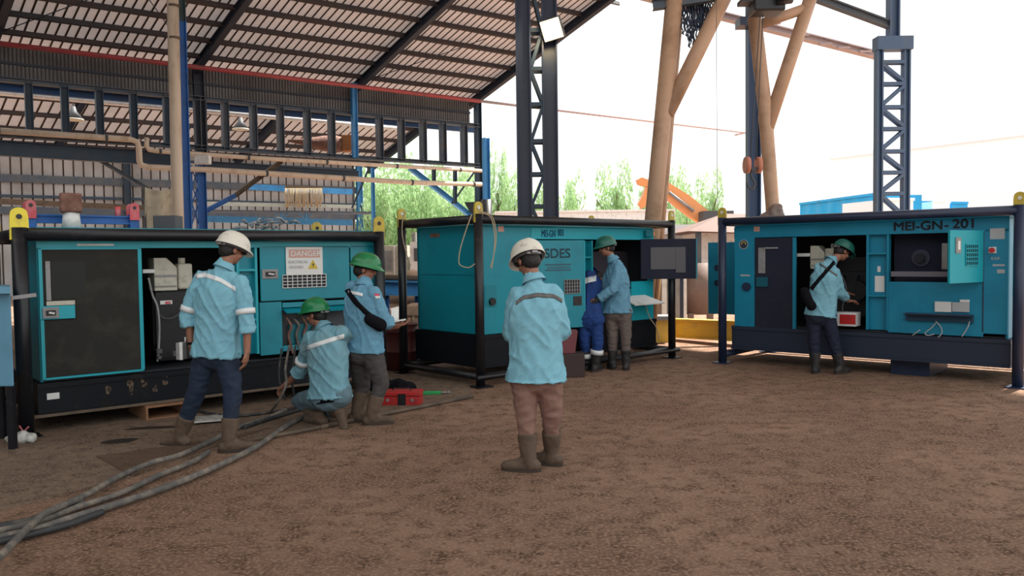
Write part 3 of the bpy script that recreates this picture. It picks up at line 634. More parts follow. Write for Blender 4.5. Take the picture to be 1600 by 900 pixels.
# excavator
M['xor'] = M['orange']
ex = empty('excavator', (AY(1125, 400, 30).x, 30, 0), 0, 'orange excavator with its arm raised behind the generators', 'excavator')
def flat(pts, Y, w_, name, m, root):
    P = [AY(x, y, Y) for x, y in pts]; b = MB(); b.prism(P, (0, w_, 0)); return child(b, name, m, root)
flat([(1018, 283), (1040, 282), (1078, 306), (1108, 330), (1120, 352), (1100, 352), (1078, 338), (1050, 316), (1036, 303)], 30, .45, 'boom', 'orange', ex)
flat([(995, 281), (1003, 277), (1022, 284), (1040, 300), (1032, 304), (1014, 292), (998, 288)], 30.05, .35, 'stick', 'orange', ex)
flat([(1010, 292), (1018, 300), (1016, 318), (1004, 326), (998, 318), (1004, 306)], 30.05, .4, 'bucket', 'orange', ex)
b = MB(); b.tube([AY(1045, 300, 29.9), AY(1084, 330, 29.9)], .06, 8); child(b, 'hydraulic_cylinder', 'grey', ex)
xx = AY(1125, 400, 30).x
b = MB(); b.box(xx - .9, xx + 1.6, 29.2, 31.4, 1.0, 2.3); child(b, 'house', 'orange', ex, .05)
b = MB(); b.box(xx - .8, xx + .3, 29.2, 30.2, 2.3, 3.1); child(b, 'cab', 'darkgrey', ex)
for y_ in (29.1, 30.9):
    b = MB(); P = [V((xx - 1.3, y_, .35)), V((xx - 1.0, y_, .02)), V((xx + 1.7, y_, .02)), V((xx + 2.0, y_, .35)), V((xx + 1.7, y_, .8)), V((xx - 1.0, y_, .8))]; b.prism(P, (0, .5, 0)); child(b, 'track', 'black', ex)
# shed with brown roof
sh = empty('site_hut', (AY(1120, 420, 24).x, 24, 0), 0, 'white hut with a brown roof between the two right generators', 'hut')
P = [AY(1076, 361, 22), AY(1130, 334, 24), AY(1215, 334, 24), AY(1250, 366, 22)]
b = MB(); b.add([P[0], P[3], P[2], P[1], P[0] + V((0, 4, 0)), P[3] + V((0, 4, 0))], [(0, 1, 2, 3), (4, 3, 2, 5), (0, 3, 4), (1, 5, 2), (0, 4, 5, 1)]); child(b, 'roof', 'brownroof', sh)
b = MB(); b.box(AY(1096, 400, 23).x, AY(1240, 400, 23).x, 23, 25.6, 0, AY(1100, 362, 23).z); child(b, 'wall', 'white', sh)
b = MB(); b.box(AY(1089, 400, 22.2).x, AY(1096, 400, 22.2).x, 22.2, 22.4, 0, AY(1090, 358, 22.2).z); child(b, 'porch_post', 'bluegy', sh)
b = MB(); b.box(AY(1026, 400, 26).x, AY(1095, 400, 26).x, 26, 26.2, 0, AY(1060, 351, 26).z); tag(b.build('site_fence', 'pale'), 'pale grey fence panel behind the open door of the middle generator', 'fence')
# plates, tank and yellow beam between middle and right generator
b = MB(); Yb = 16; x0, x1 = AY(1072, 450, Yb).x, AY(1118, 450, Yb).x
P = []
for i in range(2):
    P.append([V((x0 + (x1 - x0) * j / 10 + (.18 if i and j == 0 else 0), Yb + .6 * (j / 10 - .5) ** 2, (.33 if not i else AY(1090, 411, Yb).z)) ) for j in range(11)])
b.grid(P); o = b.build('curved_plate', 'tank'); q = o.modifiers.new('s', 'SOLIDIFY'); q.thickness = .06; tag(o, 'big brown curved steel plate standing behind the yellow beam', 'steel plate')
for x_ in (x0 + .1, x1 - .1): b = MB(); b.bar((x_, Yb + .05, 0), (x_, Yb + .05, .36), .16, .1); b.build('foot', 'tank', o)
for (xa, xb_, m, nm, lab) in ((1034, 1042, 'white', 'wall_panel', 'narrow white upright panel left of the middle generator post'), (1025, 1033, 'tank', 'wall_panel', 'narrow brown upright panel at the end of the middle generator'), (1043, 1062, 'grey', 'wall_panel', 'grey upright panel behind the middle generator post'), (1063, 1068, 'navy', 'wall_panel', 'dark narrow panel beside the curved brown plate'), (1068, 1073, 'white', 'wall_panel', 'thin white upright strip touching the curved brown plate')):
    Yp = 15.6; b = MB(); b.box(AY(xa, 450, Yp).x, AY(xb_, 450, Yp).x, Yp, Yp + .08, .0, AY(xa, 405, Yp).z); tag(b.build(nm, m), lab, 'panel')
a = AY(1040, 521, 14.6); c_ = AY(1175, 513, 13.2); b = MB(); a.z = .16; c_.z = .16
b.ibeam(V((a.x, a.y, .21)), V((c_.x, c_.y, .25)), .2, .34, .03); tag(b.build('yellow_beam', 'ybeam'), 'yellow steel beam lying on the ground between the two right generators', 'beam')
yj = empty('yellow_jack', (AY(1027, 500, 14).x, 14, 0), 0, 'yellow strut and foot at the right end of the middle generator', 'strut')
b = MB(); b.tube([AY(1030, 425, 14), AY(1024, 480, 14)], .05, 10); child(b, 'strut', 'ybeam', yj)
b = MB(); b.prism([AY(1023, 500, 14), AY(1046, 500, 14), AY(1048, 538, 14), AY(1014, 538, 14)], (0, .3, 0)); child(b, 'foot_block', 'ybeam', yj)
b = MB(); b.box(AY(1022, 500, 14).x, AY(1052, 500, 14).x, 13.9, 14.4, AY(1022, 500, 14).z, AY(1022, 494, 14).z); child(b, 'cap', 'grey', yj)
# yard stuff between left and middle generators
def bx(name, x0, x1, y0, y1, Y, d, m, label, cat, parts=(), bev=.01, ground=False):
    a = AY(x0, y0, Y); c_ = AY(x1, y1, Y); z0 = 0 if ground else c_.z
    b = MB(); b.box(a.x, c_.x, Y, Y + d, z0, a.z); o = tag(b.build(name, m, bev=bev), label, cat)
    for (nm, px0, px1, py0, py1, mm_) in parts:
        a = AY(px0, py0, Y); c2_ = AY(px1, py1, Y); b = MB(); b.box(a.x, c2_.x, Y - .04, Y + .01, c2_.z, a.z); b.build(nm, mm_, o)
    return o
bx('portable_cabin', 590, 637, 384, 440, 26, 2.5, 'cream', 'cream cabin with barred window behind the left generator post', 'cabin', [('window', 601, 613, 392, 424, 'grey'), ('corner_post', 615, 618, 384, 440, 'white'), ('corner_post', 622, 625, 384, 440, 'white')] + [('window_bar', 601 + i * 3, 602 + i * 3, 392, 424, 'white') for i in range(4)], ground=True)
bx('portable_cabin', 640, 700, 378, 440, 25, 2.5, 'white', 'white cabin with dark doorway behind the middle generator', 'cabin', [('doorway', 647, 657, 388, 408, 'darkgrey'), ('trim_strip', 661, 662.5, 379, 440, 'bluelt')], ground=True)
bx('roof_unit', 643, 650, 363, 378, 25.3, .6, 'cream', 'small cream roof unit on the white cabin', 'air conditioner', [('louvre', 644.5, 645.5, 365, 377, 'grey'), ('louvre', 647, 648, 365, 377, 'grey')])
q = AY(658, 436, 20); b = MB(); b.box(q.x - .3, q.x + .3, 19.7, 20.3, 0, q.z); b.ell(q, .35, .4, .22); b.ell(q + V((-.2, 0, .12)), .16, .2, .12); tag(b.build('covered_machine', 'board'), 'tan covered machine in front of the white cabin', 'machine')
# blue bench with pipes
be = empty('steel_bench', (AY(640, 450, 14).x, 14, 0), 0, 'blue steel bench between the left and middle generators', 'bench')
b = MB(); b.ibeam(AY(585, 449, 14), AY(720, 452, 14), .3, .26, .03); child(b, 'top_beam', 'bluelt', be)
for x in (603, 654, 700):
    p = AY(x, 470, 14.05); b = MB(); b.ibeam(V((p.x, 14.05, 0)), V((p.x, 14.05, AY(x, 459, 14).z)), .12, .12, .02, V((1, 0, 0))); child(b, 'leg', 'blue', be)
b = MB(); b.tube([AY(585, 433, 14), AY(690, 436, 14)], .05, 10); tag(b.build('steel_pipe', 'rust'), 'rusty pipe resting on the blue bench', 'pipe')
b = MB(); b.tube([AY(590, 466, 14.6), AY(690, 470, 14.6)], .1, 12); b.bar(AY(600, 475, 14.6) - V((0, 0, 1)), AY(600, 470, 14.6), .1, .1); b.bar(AY(680, 475, 14.6) - V((0, 0, 1)), AY(680, 470, 14.6), .1, .1); tag(b.build('steel_pipe', 'board'), 'brown thick pipe behind the legs of the blue bench', 'pipe')
b = MB(); b.box(AY(634, 500, 13).x, AY(690, 500, 13).x, 13, 13.7, AY(634, 494, 13).z, AY(634, 477, 13).z); o = tag(b.build('cardboard_sheet', 'board', bev=.02), 'tan board stack on small posts behind the middle generator', 'boards')
for x in (640, 650, 660, 672):
    p = AY(x, 500, 13.1); b = MB(); b.box(p.x - .03, p.x + .04, 13.05, 13.15, 0, AY(x, 493, 13).z); b.build('post', 'board', o)
q = AY(655, 525, 12.5); b = MB(); b.tube([V((q.x, 12.5, 0)), V((q.x, 12.5, q.z - .05))], .2, 16); b.tube([V((q.x, 12.5, q.z - .08)), V((q.x, 12.5, q.z - .04))], .24, 18); b.tube([V((q.x, 12.5, q.z - .04)), V((q.x, 12.5, q.z + .12))], .16, 16); b.tube([V((q.x, 12.5, q.z + .1)), V((q.x, 12.5, q.z + .13))], .2, 18)
tag(b.build('red_flange', 'red'), 'red flanged pipe piece behind the left end of the middle generator', 'pipe fitting')
# blue containers, pale hall on the right
def container(xa, ya, Ya, xb_, yb_, Yb_, m, label, d=2.4):
    a = AY(xa, ya, Ya); c_ = AY(xb_, yb_, Yb_); e = V((c_.x - a.x, c_.y - a.y, 0)); L = e.length; e.normalize(); n = V((-e.y, e.x, 0)); zt_ = a.z
    b = MB(); k_ = int(L / .28); prof = []
    for i in range(k_ + 1): prof.append(V((a.x, a.y, 0)) + e * (L * i / k_) + n * (.04 if i % 4 in (1, 2) else 0))
    b.prism(prof + [V((c_.x, c_.y, 0)) + n * d, V((a.x, a.y, 0)) + n * d], (0, 0, zt_ - .1)); o = b.build('shipping_container', m)
    b2 = MB(); b2.bar(V((a.x, a.y, zt_ - .06)), V((c_.x, c_.y, zt_ - .06)), .12, .12); b2.build('top_rail', m, o); return tag(o, label, 'container')
container(1250, 317, 45, 1368, 309, 38, 'container', 'long bright blue corrugated container left of the laced column')
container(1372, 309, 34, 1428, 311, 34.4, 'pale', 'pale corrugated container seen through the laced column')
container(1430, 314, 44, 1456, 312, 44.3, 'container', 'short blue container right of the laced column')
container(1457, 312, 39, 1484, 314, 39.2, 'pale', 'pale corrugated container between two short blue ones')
container(1487, 315, 44, 1512, 314, 44.3, 'container', 'rightmost short blue container behind the right generator')
a = AY(1297, 246, 88); c_ = AY(1640, 204, 70); b = MB(); e = V((c_.x - a.x, c_.y - a.y, 0)).normalized(); n = V((-e.y, e.x, 0)) * 12
b.add([V((a.x, a.y, 0)), V((c_.x, c_.y, 0)), V((c_.x, c_.y, 0)) + n, V((a.x, a.y, 0)) + n, a, V((c_.x, c_.y, a.z)), V((c_.x, c_.y, a.z)) + n, a + n], [(0, 1, 5, 4), (1, 2, 6, 5), (2, 3, 7, 6), (3, 0, 4, 7), (4, 5, 6, 7)])
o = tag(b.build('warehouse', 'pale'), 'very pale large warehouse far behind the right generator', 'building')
b = MB(); b.bar(a, V((c_.x, c_.y, a.z)), .5, .4); b.build('parapet', 'pale', o)
b = MB(); q = AY(1338, 243, 87); b.box(q.x - .8, q.x + .8, 87, 88, q.z - .6, q.z + .6); b.build('roof_vent', 'cream', o)
# far left pale blue cabinet
q0 = AZ(22, 640); cb = empty('blue_cabinet', (-4.75, 6.5, 0), 0, 'pale blue metal cabinet cut off by the left edge', 'cabinet')
xr = AY(18, 500, 6.5).x; zt_ = AY(14, 458, 6.5).z; zb_ = AY(18, 604, 6.5).z
dv = V((xr / 6.5, 1, 0)) * .5
b = MB(); b.hexa([(xr - .9, 6.5, zb_), (xr, 6.5, zb_), V((xr, 6.5, zb_)) + dv, V((xr - .9, 6.5, zb_)) + dv, (xr - .9, 6.5, zt_), (xr, 6.5, zt_), V((xr, 6.5, zt_)) + dv, V((xr - .9, 6.5, zt_)) + dv]); child(b, 'body', 'cabinet', cb, .01)
b = MB(); b.prism([V((xr - .95, 6.42, zt_)), V((xr + .05, 6.42, zt_)), V((xr - .0, 6.5, zt_ + .05)), V((xr - .95, 6.5, zt_ + .09))], dv * 1.1); child(b, 'lid', 'cabinet', cb)
for x, y_ in ((xr - .85, 6.52), (xr - .08, 6.52), (xr - 1.1, 6.92), (xr - .42, 6.92)):
    b = MB(); b.box(x, x + .05, y_, y_ + .05, 0, zb_ + .02); child(b, 'leg', 'black', cb)
b = MB(); b.bar((xr + .0, 6.52, zt_ - .04), (xr + .15, 6.6, zt_ - .02), .05, .03); child(b, 'hinge_arm', 'grey', cb)
# ------------------------------------------------------------------ generators
class Gen:
    def __init__(s, a, b, label, paint, steel, lugm='yellow', depth=1.57, zr=1.99):
        s.O = a.copy(); s.O.z = 0; e = b - a; e.z = 0; s.len = e.length; s.e = e.normalized(); s.n = V((-s.e.y, s.e.x, 0)); s.D = depth; s.zr = zr
        s.root = empty('generator_set', s.O, math.atan2(s.e.y, s.e.x), label, 'generator', 'soundproof generator sets in lifting frames'); s.paint = paint; s.steel = steel; s.lugm = lugm
    def L(s, px, py, v=0.):
        p = APL(px, py, s.O + s.n * v, s.n) - s.O; return p.dot(s.e), p.z
    def W(s, x, y, z): return s.O + s.e * x + s.n * y + V((0, 0, z))
    def rect(s, xl, xr, yt, yb, v):
        u0, z1 = s.L(xl, yt, v); _, z0 = s.L(xl, yb, v); u1, _ = s.L(xr, (yt + yb) / 2, v); return u0, u1, z0, z1
    def panel(s, name, r, v, t, m, par=None, px=True, bev=.004):
        u0, u1, z0, z1 = s.rect(*r, v) if px else r
        b = MB(); b.box(u0, u1, v - t, v, z0, z1); return b.build(name, m, par or s.root, bev=bev)
    def frame(s, rr=.055, fb=True, ls=1.):
        R = s.root
        for x in (0, s.len):
            for y in (0, s.D):
                b = MB(); b.tube([(x, y, 0), (x, y, s.zr + .06)], rr, 18); b.build('post', s.steel, R)
                b = MB(); b.box(x - .11, x + .11, y - .11, y + .11, 0, .015); b.build('base_plate', s.steel, R)
                b = MB(); w_ = .055; pts = [(x, y - w_, s.zr - .06)]
                pts = [V((x - .012, y - .065, s.zr - .04)), V((x - .012, y + .065, s.zr - .04)), V((x - .012, y + .062, s.zr + .13))] + [V((x - .012, y + .05 * math.cos(a) * 1.2, s.zr + .15 + .05 * math.sin(a) * 1.1)) for a in [PI * k / 8 for k in range(1, 8)]] + [V((x - .012, y - .062, s.zr + .13))]
                if s.lugm == 'x': pass
                # plate faces the long side
                q = [V((x + (p.y - y) * ls, y - .012 + (p.x - x + .012), s.zr + .0 + (p.z - s.zr) * ls)) for p in pts]
                b.prism(q, (0, .024, 0)); lg = b.build('lifting_lug', s.lugm if x == 0 and y == 0 else 'yellow', R)
                b = MB(); b.tube([(x, y - .02, s.zr + .135 * ls), (x, y + .02, s.zr + .135 * ls)], .02 * ls, 12); b.build('eye', 'paper' if s.lugm == 'yellow' else 'black', lg)
        for y in (0, s.D):
            b = MB(); b.tube([(0, y, s.zr), (s.len, y, s.zr)], rr * .95, 16); b.build('top_rail', s.steel, R)
            if fb or y > 0: b = MB(); b.tube([(0, y, .12), (s.len, y, .12)], rr * .8, 12); b.build('bottom_rail', s.steel, R)
        for x in (0, s.len):
            b = MB(); b.tube([(x, 0, s.zr), (x, s.D, s.zr)], rr * .95, 16); b.build('top_rail', s.steel, R)
            b = MB(); b.tube([(x, 0, .12), (x, s.D, .12)], rr * .8, 12); b.build('bottom_rail', s.steel, R)
    def shell(s, u0, u1, v, vb, z0, z1, inner='inner', skid0=.16, skid_ext=.03, skidm='skid'):
        R = s.root; s.u0, s.u1, s.v, s.vb, s.z0, s.z1 = u0, u1, v, vb, z0, z1; t = .03
        b = MB(); b.box(u0, u1, v - .01, vb, z1 - t, z1); b.build('roof_panel', s.paint, R, bev=.01)
        b = MB(); b.box(u0, u0 + t, v, vb, z0, z1 - t); b.build('end_panel', s.paint, R, bev=.006)
        b = MB(); b.box(u1 - t, u1, v, vb, z0, z1 - t); b.build('end_panel', s.paint, R, bev=.006)
        b = MB(); b.box(u0, u1, vb - t, vb, z0, z1 - t); b.build('back_panel', s.paint, R)
        b = MB(); b.box(u0 + t, u1 - t, v + .02, vb - t, z0, z0 + .02); b.box(u0 + t, u1 - t, vb - .09, vb - t, z0, z1 - t); b.box(u0 + t, u0 + t + .02, v + .03, vb - .09, z0 + .02, z1 - t); b.box(u1 - t - .02, u1 - t, v + .03, vb - .09, z0 + .02, z1 - t); b.box(u0 + t, u1 - t, v + .03, vb - t, z1 - t - .02, z1 - t); b.build('inner_lining', inner, R)
        b = MB(); b.box(u0 - skid_ext, u1 + skid_ext, v - .03, vb + .03, skid0, z0 - .003)
        b.box(u0 - skid_ext, u1 + skid_ext, v - .06, v - .03, skid0, skid0 + .03); b.box(u0 - skid_ext, u1 + skid_ext, v - .045, v - .03, z0 - .05, z0 - .003)
        b.build('skid_base', skidm, R)
    def louvre(s, r, v, m='refldk', nx=9, ny=4, par=None, back='black'):
        u0, u1, z0, z1 = s.rect(*r, v); b = MB(); b.box(u0, u1, v - .004, v + .0, z0, z1); bk = b.build('vent_opening', back, par or s.root)
        b = MB(); g_ = .006
        for i in range(nx + 1): x = u0 + (u1 - u0) * i / nx; b.box(x - g_ / 2, x + g_ / 2, v - .012, v - .004, z0, z1)
        for j in range(ny + 1): z = z0 + (z1 - z0) * j / ny; b.box(u0, u1, v - .016, v - .004, z - g_ / 2, z + g_ / 2)
        b.build('vent_mesh', m, bk); return bk
    def latch(s, r, v, par=None, m='grey'):
        u0, u1, z0, z1 = s.rect(*r, v); b = MB(); b.box(u0, u1, v - .012, v, z0, z1); o = b.build('latch_plate', m, par or s.root, bev=.004)
        b = MB(); w_ = u1 - u0; h_ = z1 - z0; b.box(u0 + w_ * .2, u1 - w_ * .2, v - .018, v - .012, z0 + h_ * .25, z1 - h_ * .25); k_ = b.build('recess', 'black', o)
        b = MB(); b.bar((u0 + w_ * .35, v - .026, z0 + h_ * .55), (u1 - w_ * .3, v - .026, z0 + h_ * .45), .018, .016); b.build('handle', 'white', o); return o
    def ladder(s, r, v, rungs, paint, par=None):
        u0, u1, z0, z1 = s.rect(*r, v); R = s.root; w_ = .028
        b = MB(); b.box(u0, u1, v + .06, v + .08, z0, z1); pn = b.build('recessed_panel', paint, R)
        for x in (u0, u1 - w_):
            b = MB(); b.box(x, x + w_, v - .012, v + .06, z0, z1); b.build('stile', M['teal_light'] if paint == 'teal' else paint, R, bev=.003)
        for ry in rungs:
            _, z = s.L((r[0] + r[1]) / 2, ry, v); b = MB(); b.box(u0 + w_, u1 - w_, v - .01, v + .06, z - .012, z + .012); b.build('ledge', M['teal_light'] if paint == 'teal' else paint, R)
        return pn
    def engine(s, u, w_, hi=1.55):
        R = s.root; vb = s.vb - .12; v0 = s.v + .3; z = s.z0
        b = MB(); b.box(u, u + w_, v0 + .25, v0 + .75, z + .15, z + .75)
        b.box(u + .1, u + w_ - .1, v0 + .3, v0 + .65, z + .75, z + .95)
        for i in range(4):
            x = u + w_ * (.15 + .22 * i); b.tube([(x, v0 + .2, z + .45), (x, v0 + .26, z + .45)], .06, 12); b.tube([(x, v0 + .22, z + .7), (x, v0 + .1, z + .62), (x, v0 + .12, z + .35)], .015, 8)
        b.tube([(u + w_ * .8, v0 + .1, z + .5), (u + w_ * .8, v0 + .25, z + .5)], .14, 18)
        b.box(u + .02, u + w_ * .5, v0 + .1, v0 + .3, z + .05, z + .22)
        return b.build('engine_block', 'darkgrey' if s.paint == 'x' else mat('engine_dark', (.012, .013, .017), .5), R, bev=.008)
    def text_on(s, t, px, py, v, size, m, sx=1., bold=0., par=None, name='lettering', dup=0.):
        u, z = s.L(px, py, v); return text(t, size, m, par or s.root, (u, v - .002, z), (PI / 2, 0, 0), sx, bold, dup, name=name)

# ---- left generator
a = AZ(42, 684); zr1 = AY(45, 366, a.y).z; b_ = AZ(592, 370, zr1)
G1 = Gen(a, b_, 'leftmost generator set, teal with black frame, grimy dark door and danger sign', 'teal', 'black', 'ybright', zr=zr1)
G1.frame(rr=.062, fb=False, ls=1.15)
v = .13; u0, _ = G1.L(58, 450, v); u1, _ = G1.L(585, 450, v); _, z0 = G1.L(66, 598, v); z1 = 1.865
G1.shell(u0, u1, v, 1.45, z0, z1, skid0=.15)
R = G1.root
def hz(G, px, py, vv): return G.L(px, py, vv)[1]
_, zh = G1.L(140, 388, v)
G1.panel('header_panel', (u0, u1, zh, z1 - .03), v, .02, 'teal_light', px=False)
_, zh2 = G1.L(140, 375, v)
# left door
dr = G1.panel('door', (62, 219, 389, 591), v - .005, .03, 'foam')
ux0, ux1, dz0, dz1 = G1.rect(62, 219, 389, 591, v)
b = MB(); y0_, y1_ = v - .04, v - .005
for q in ((ux0 - .02, ux0 + .008, dz0 - .015, dz1), (ux1 - .008, ux1 + .012, dz0 - .015, dz1), (ux0, ux1, dz0 - .02, dz0), (ux0, ux1, dz1 - .006, dz1 + .006)): b.box(q[0], q[1], y0_, y1_, q[2], q[3])
b.build('door_edge', 'teal_light', dr)
G1.panel('window_trim', (70, 79, 408, 470), v - .035, .012, 'grey', dr); G1.panel('window_trim', (72, 117, 471, 478), v - .035, .014, 'cream', dr)
G1.panel('window_recess', (79.5, 134, 409, 467), v - .034, .003, mat('foam_dark', (.022, .024, .022), .85), dr)
lp = G1.panel('latch_plate', (61, 117, 479, 500), v - .035, .02, 'teal_light', dr); G1.latch((66, 92, 481, 498), v - .055, dr)
G1.panel('mullion', (213, 222, 388, 577), v - .002, .04, 'teal_light')
# engine bay contents
G1.engine(G1.L(245, 450, .5)[0], 1.1)
def cream_box(G, r, rt, rc, rb, v0=.32):
    u0, u1, z0, z1 = G.rect(*r, v0); b = MB(); w_ = u1 - u0
    b.prism([V((u0, v0, z0)), V((u1, v0, z0)), V((u1, v0, z1 - .1)), V((u0 + w_ * .55, v0, z1)), V((u0, v0, z1))], (0, .2, 0)); bxo = b.build('air_cleaner_box', 'cream', G.root, bev=.008)
    b = MB(); b.box(u0, u1, v0 - .012, v0, z0 + .04, z0 + .055); b.box(u0, u1, v0 - .012, v0, z1 - .19, z1 - .17); b.build('strap', 'grey', bxo)
    u0, u1, z0, z1 = G.rect(*rt, v0); b = MB(); b.box(u0, u1, v0 - .01, v0 + .15, z0, z1); t_ = b.build('expansion_tank', 'cream', G.root, bev=.02)
    u0, u1, z0, z1 = G.rect(*rc, v0); b = MB(); b.tube([((u0 + u1) / 2, v0 + .06, z0), ((u0 + u1) / 2, v0 + .06, z1)], (u1 - u0) / 2, 14); b.build('cap', 'cream', t_)
    G.panel('bracket', rb, v0 + .0, .02, 'white')
cream_box(G1, (240, 277, 403, 455), (278, 301, 412, 452), (281, 292, 403, 412), (222, 241, 421, 427))
G1.panel('engine_panel', (241, 292, 457, 560), .34, .03, mat('panel_black', (.006, .007, .011), .5))
pl_ = G1.panel('label_plate', (250, 269, 470, 476), .305, .006, 'paper'); G1.panel('label_plate', (258, 267, 471, 475), .298, .003, 'lugred', pl_)
pts = [G1.L(x, y, .2) for x, y in ((232, 434), (238, 460), (246, 480), (249, 510), (248, 545), (246, 565))]
b = MB(); b.tube(spline([V((u, .2, z)) for u, z in pts], 5), .011, 8); b.build('hose', 'grey', R)
pts = [G1.L(x, y, .22) for x, y in ((246, 488), (256, 497), (272, 496), (284, 486))]
b = MB(); b.tube(spline([V((u, .22, z)) for u, z in pts], 5), .007, 8); b.build('hose', 'darkgrey', R)
for (x0, x1, y0_, y1_) in ((243, 251, 545, 552), (244, 250, 556, 561), (268, 276, 548, 556)): G1.panel('fitting', (x0, x1, y0_, y1_), .2, .06, 'darkgrey')
# ladder panel, right doors
lpn = G1.ladder((368, 403, 384, 556), v, (422, 500), 'teal')
G1.panel('paper_note', (386, 393, 462, 491), v + .058, .003, 'paper', lpn)
rd = G1.panel('door', (404.5, 545, 384, 471), v - .0, .02, 'teal')
G1.latch((409, 434, 421, 436), v - .02, rd)
G1.louvre((441, 509, 430, 450), v - .02, 'white', 9, 4, rd, 'inner')
sg = G1.panel('danger_sign', (446, 504, 386, 430), v - .03, .005, 'paper', rd)
G1.panel('sign_band', (451, 500, 390, 403), v - .035, .002, 'signred', sg)
G1.text_on('DANGER', 478, 396.5, v - .038, .085, 'paper', 1.05, .0008, sg)
G1.text_on('ELECTRICAL', 466, 409.5, v - .036, .042, 'signgrey', 1.0, .001, sg); G1.text_on('HAZARD', 463, 417.5, v - .036, .042, 'signgrey', 1.0, .001, sg)
cu, cz = G1.L(489, 413, v - .036); b = MB(); b.prism([V((cu - .062, v - .037, cz - .05)), V((cu + .062, v - .037, cz - .05)), V((cu, v - .037, cz + .055))], (0, .002, 0)); b.build('warning_triangle', 'amber', sg)
b = MB(); b.prism([V((cu + .008, v - .04, cz + .025)), V((cu - .012, v - .04, cz - .008)), V((cu + .002, v - .04, cz - .008)), V((cu - .006, v - .04, cz - .04)), V((cu + .014, v - .04, cz + .004)), V((cu, v - .04, cz + .004))], (0, .002, 0)); b.build('lightning_bolt', 'inkdk', sg)
G1.panel('door_gap', (404, 545, 471.5, 472.5), v + .002, .004, 'black')
G1.panel('lower_panel', (404.5, 440, 473, 556), v, .02, 'teal'); G1.panel('lower_panel', (440, 585, 473, 481), v, .02, 'teal')
G1.panel('lower_panel', (441, 585, 540, 549), v, .02, 'teal'); G1.panel('end_strip', (546, 585, 383, 549), v, .02, 'teal')
u0_, u1_, z0_, z1_ = G1.rect(441, 545, 482, 540, v)
b = MB(); b.add([(u0_, v, z1_), (u1_, v, z1_), (u1_, v - .12, z1_ - .04), (u0_, v - .12, z1_ - .04)], [(0, 1, 2, 3)]); fl_ = b.build('raised_flap', 'teal', R); q = fl_.modifiers.new('s', 'SOLIDIFY'); q.thickness = .012
b = MB(); b.box(u0_, u1_, v + .05, v + .35, z0_, z1_); b.build('terminal_recess', 'grey' if 0 else mat('recess_grey', (.06, .07, .08), .7), R)
tb_ = G1.panel('terminal_board', (450, 500, 507, 538), v + .04, .03, mat('board_teal', (.0, .13, .17), .5))
for i in range(5):
    x = u0_ + .04 + i * .09; b = MB(); b.tube(spline([V((x, v + .0, z1_ - .1 - .02 * (i % 2))), V((x + .05, v - .02, z1_ - .2)), V((x + .02, v - .01, z0_ + .1)), V((x + .06, v - .03, z0_ - .1))], 5), .014, 8); b.build('terminal_cable', ('brownblk', 'cable', 'brownblk', 'cable_dk', 'cable')[i], R)
# skid details
wl = G1.panel('label_plate', (73, 93, 615, 625), v - .031, .004, 'paper')
b = MB(); b.box(-.02, G1.len * .97, v - .075, v - .03, .15, .175); b.build('skid_flange', 'rust', R)
for (x, y, s_) in ((169, 608, 2.2), (203, 601, 2.6), (204, 612, 1.8), (226, 597, 2.2), (243, 606, 1.5), (258, 593, 1.8)):
    b = MB(); u_, z_ = G1.L(x, y, v - .031)
    for k_ in range(7): q = .007 * s_ * random.uniform(.4, 1); uu = u_ + random.uniform(-.02, .02); zz = z_ + random.uniform(-.04, .04); b.box(uu - q, uu + q, v - .033, v - .03, zz - q * 1.5, zz + q * 1.5)
    b.build('chipped_paint', 'rust', R)
b = MB(); q = G1.L(563, 393, .3); b.tube([(q[0] , .2, 1.72), (q[0], .12, 1.72)], .05, 14); b.build('hinge_boss', 'brownblk', R)
G1.panel('name_strip', (120, 178, 381, 384), v - .021, .004, 'white')
# ---- middle generator
a = AZ(751, 605); b_ = AZ(1050, 559)
G2 = Gen(a, b_, 'middle generator set, teal with black pipe frame, lettered 003', 'teal', 'black')
G2.D = 1.6; G2.frame()
v = .16; u0 = .14; u1, _ = G2.L(1020, 420, v); _, z0 = G2.L(766, 522, v); _, z1 = G2.L(800, 351, v); vb = 1.45
G2.shell(u0, u1, v, vb, z0, z1, skid0=.2); R = G2.root
_, zh = G2.L(870, 374, v)
G2.panel('front_panel', (u0, G2.L(829, 450, v)[0], z0, z1 - .03), v, .02, 'teal', px=False)
hp = G2.panel('header_panel', (G2.L(829.5, 450, v)[0], u1, zh, z1 - .03), v, .02, 'teal_light', px=False)
b = MB(); b.box(u0 - .01, u0 + 1.25, v - .06, v - .03, z1 + .005, z1 + .03); b.build('roof_trim', 'white', R)
G2.text_on('MEI-GN', 857, 365.5, v - .021, .125, 'inkblue', .62, .0, hp, dup=.0012); G2.text_on('\u00b7', 867.5, 362, v - .021, .16, 'inkblue', .8, .003, hp); G2.text_on('003', 876, 364, v - .021, .125, 'inkblue', .62, .0, hp, dup=.0012)
G2.panel('sticker', (778, 787, 353, 362), v - .02, .003, 'signred'); 
pp = G2.panel('latch_plate', (757, 776, 446, 480), v - .02, .006, mat('plate_teal', (.0, .2, .26), .5)); u_, z_ = G2.L(766, 471, v)
b = MB(); b.tube([(u_, v - .026, z_), (u_, v - .06, z_)], .045, 18); b.build('round_latch', 'black', pp)
b = MB(); b.box(u0 - .006, u0, .95, 1.15, z1 - .14, z1 - .09); b.build('end_vent', 'brownblk', R)
b = MB(); b.box(u0 - .004, u0, v + .02, vb - .02, z0 + .72, z0 + .724); b.build('seam', 'black', R)
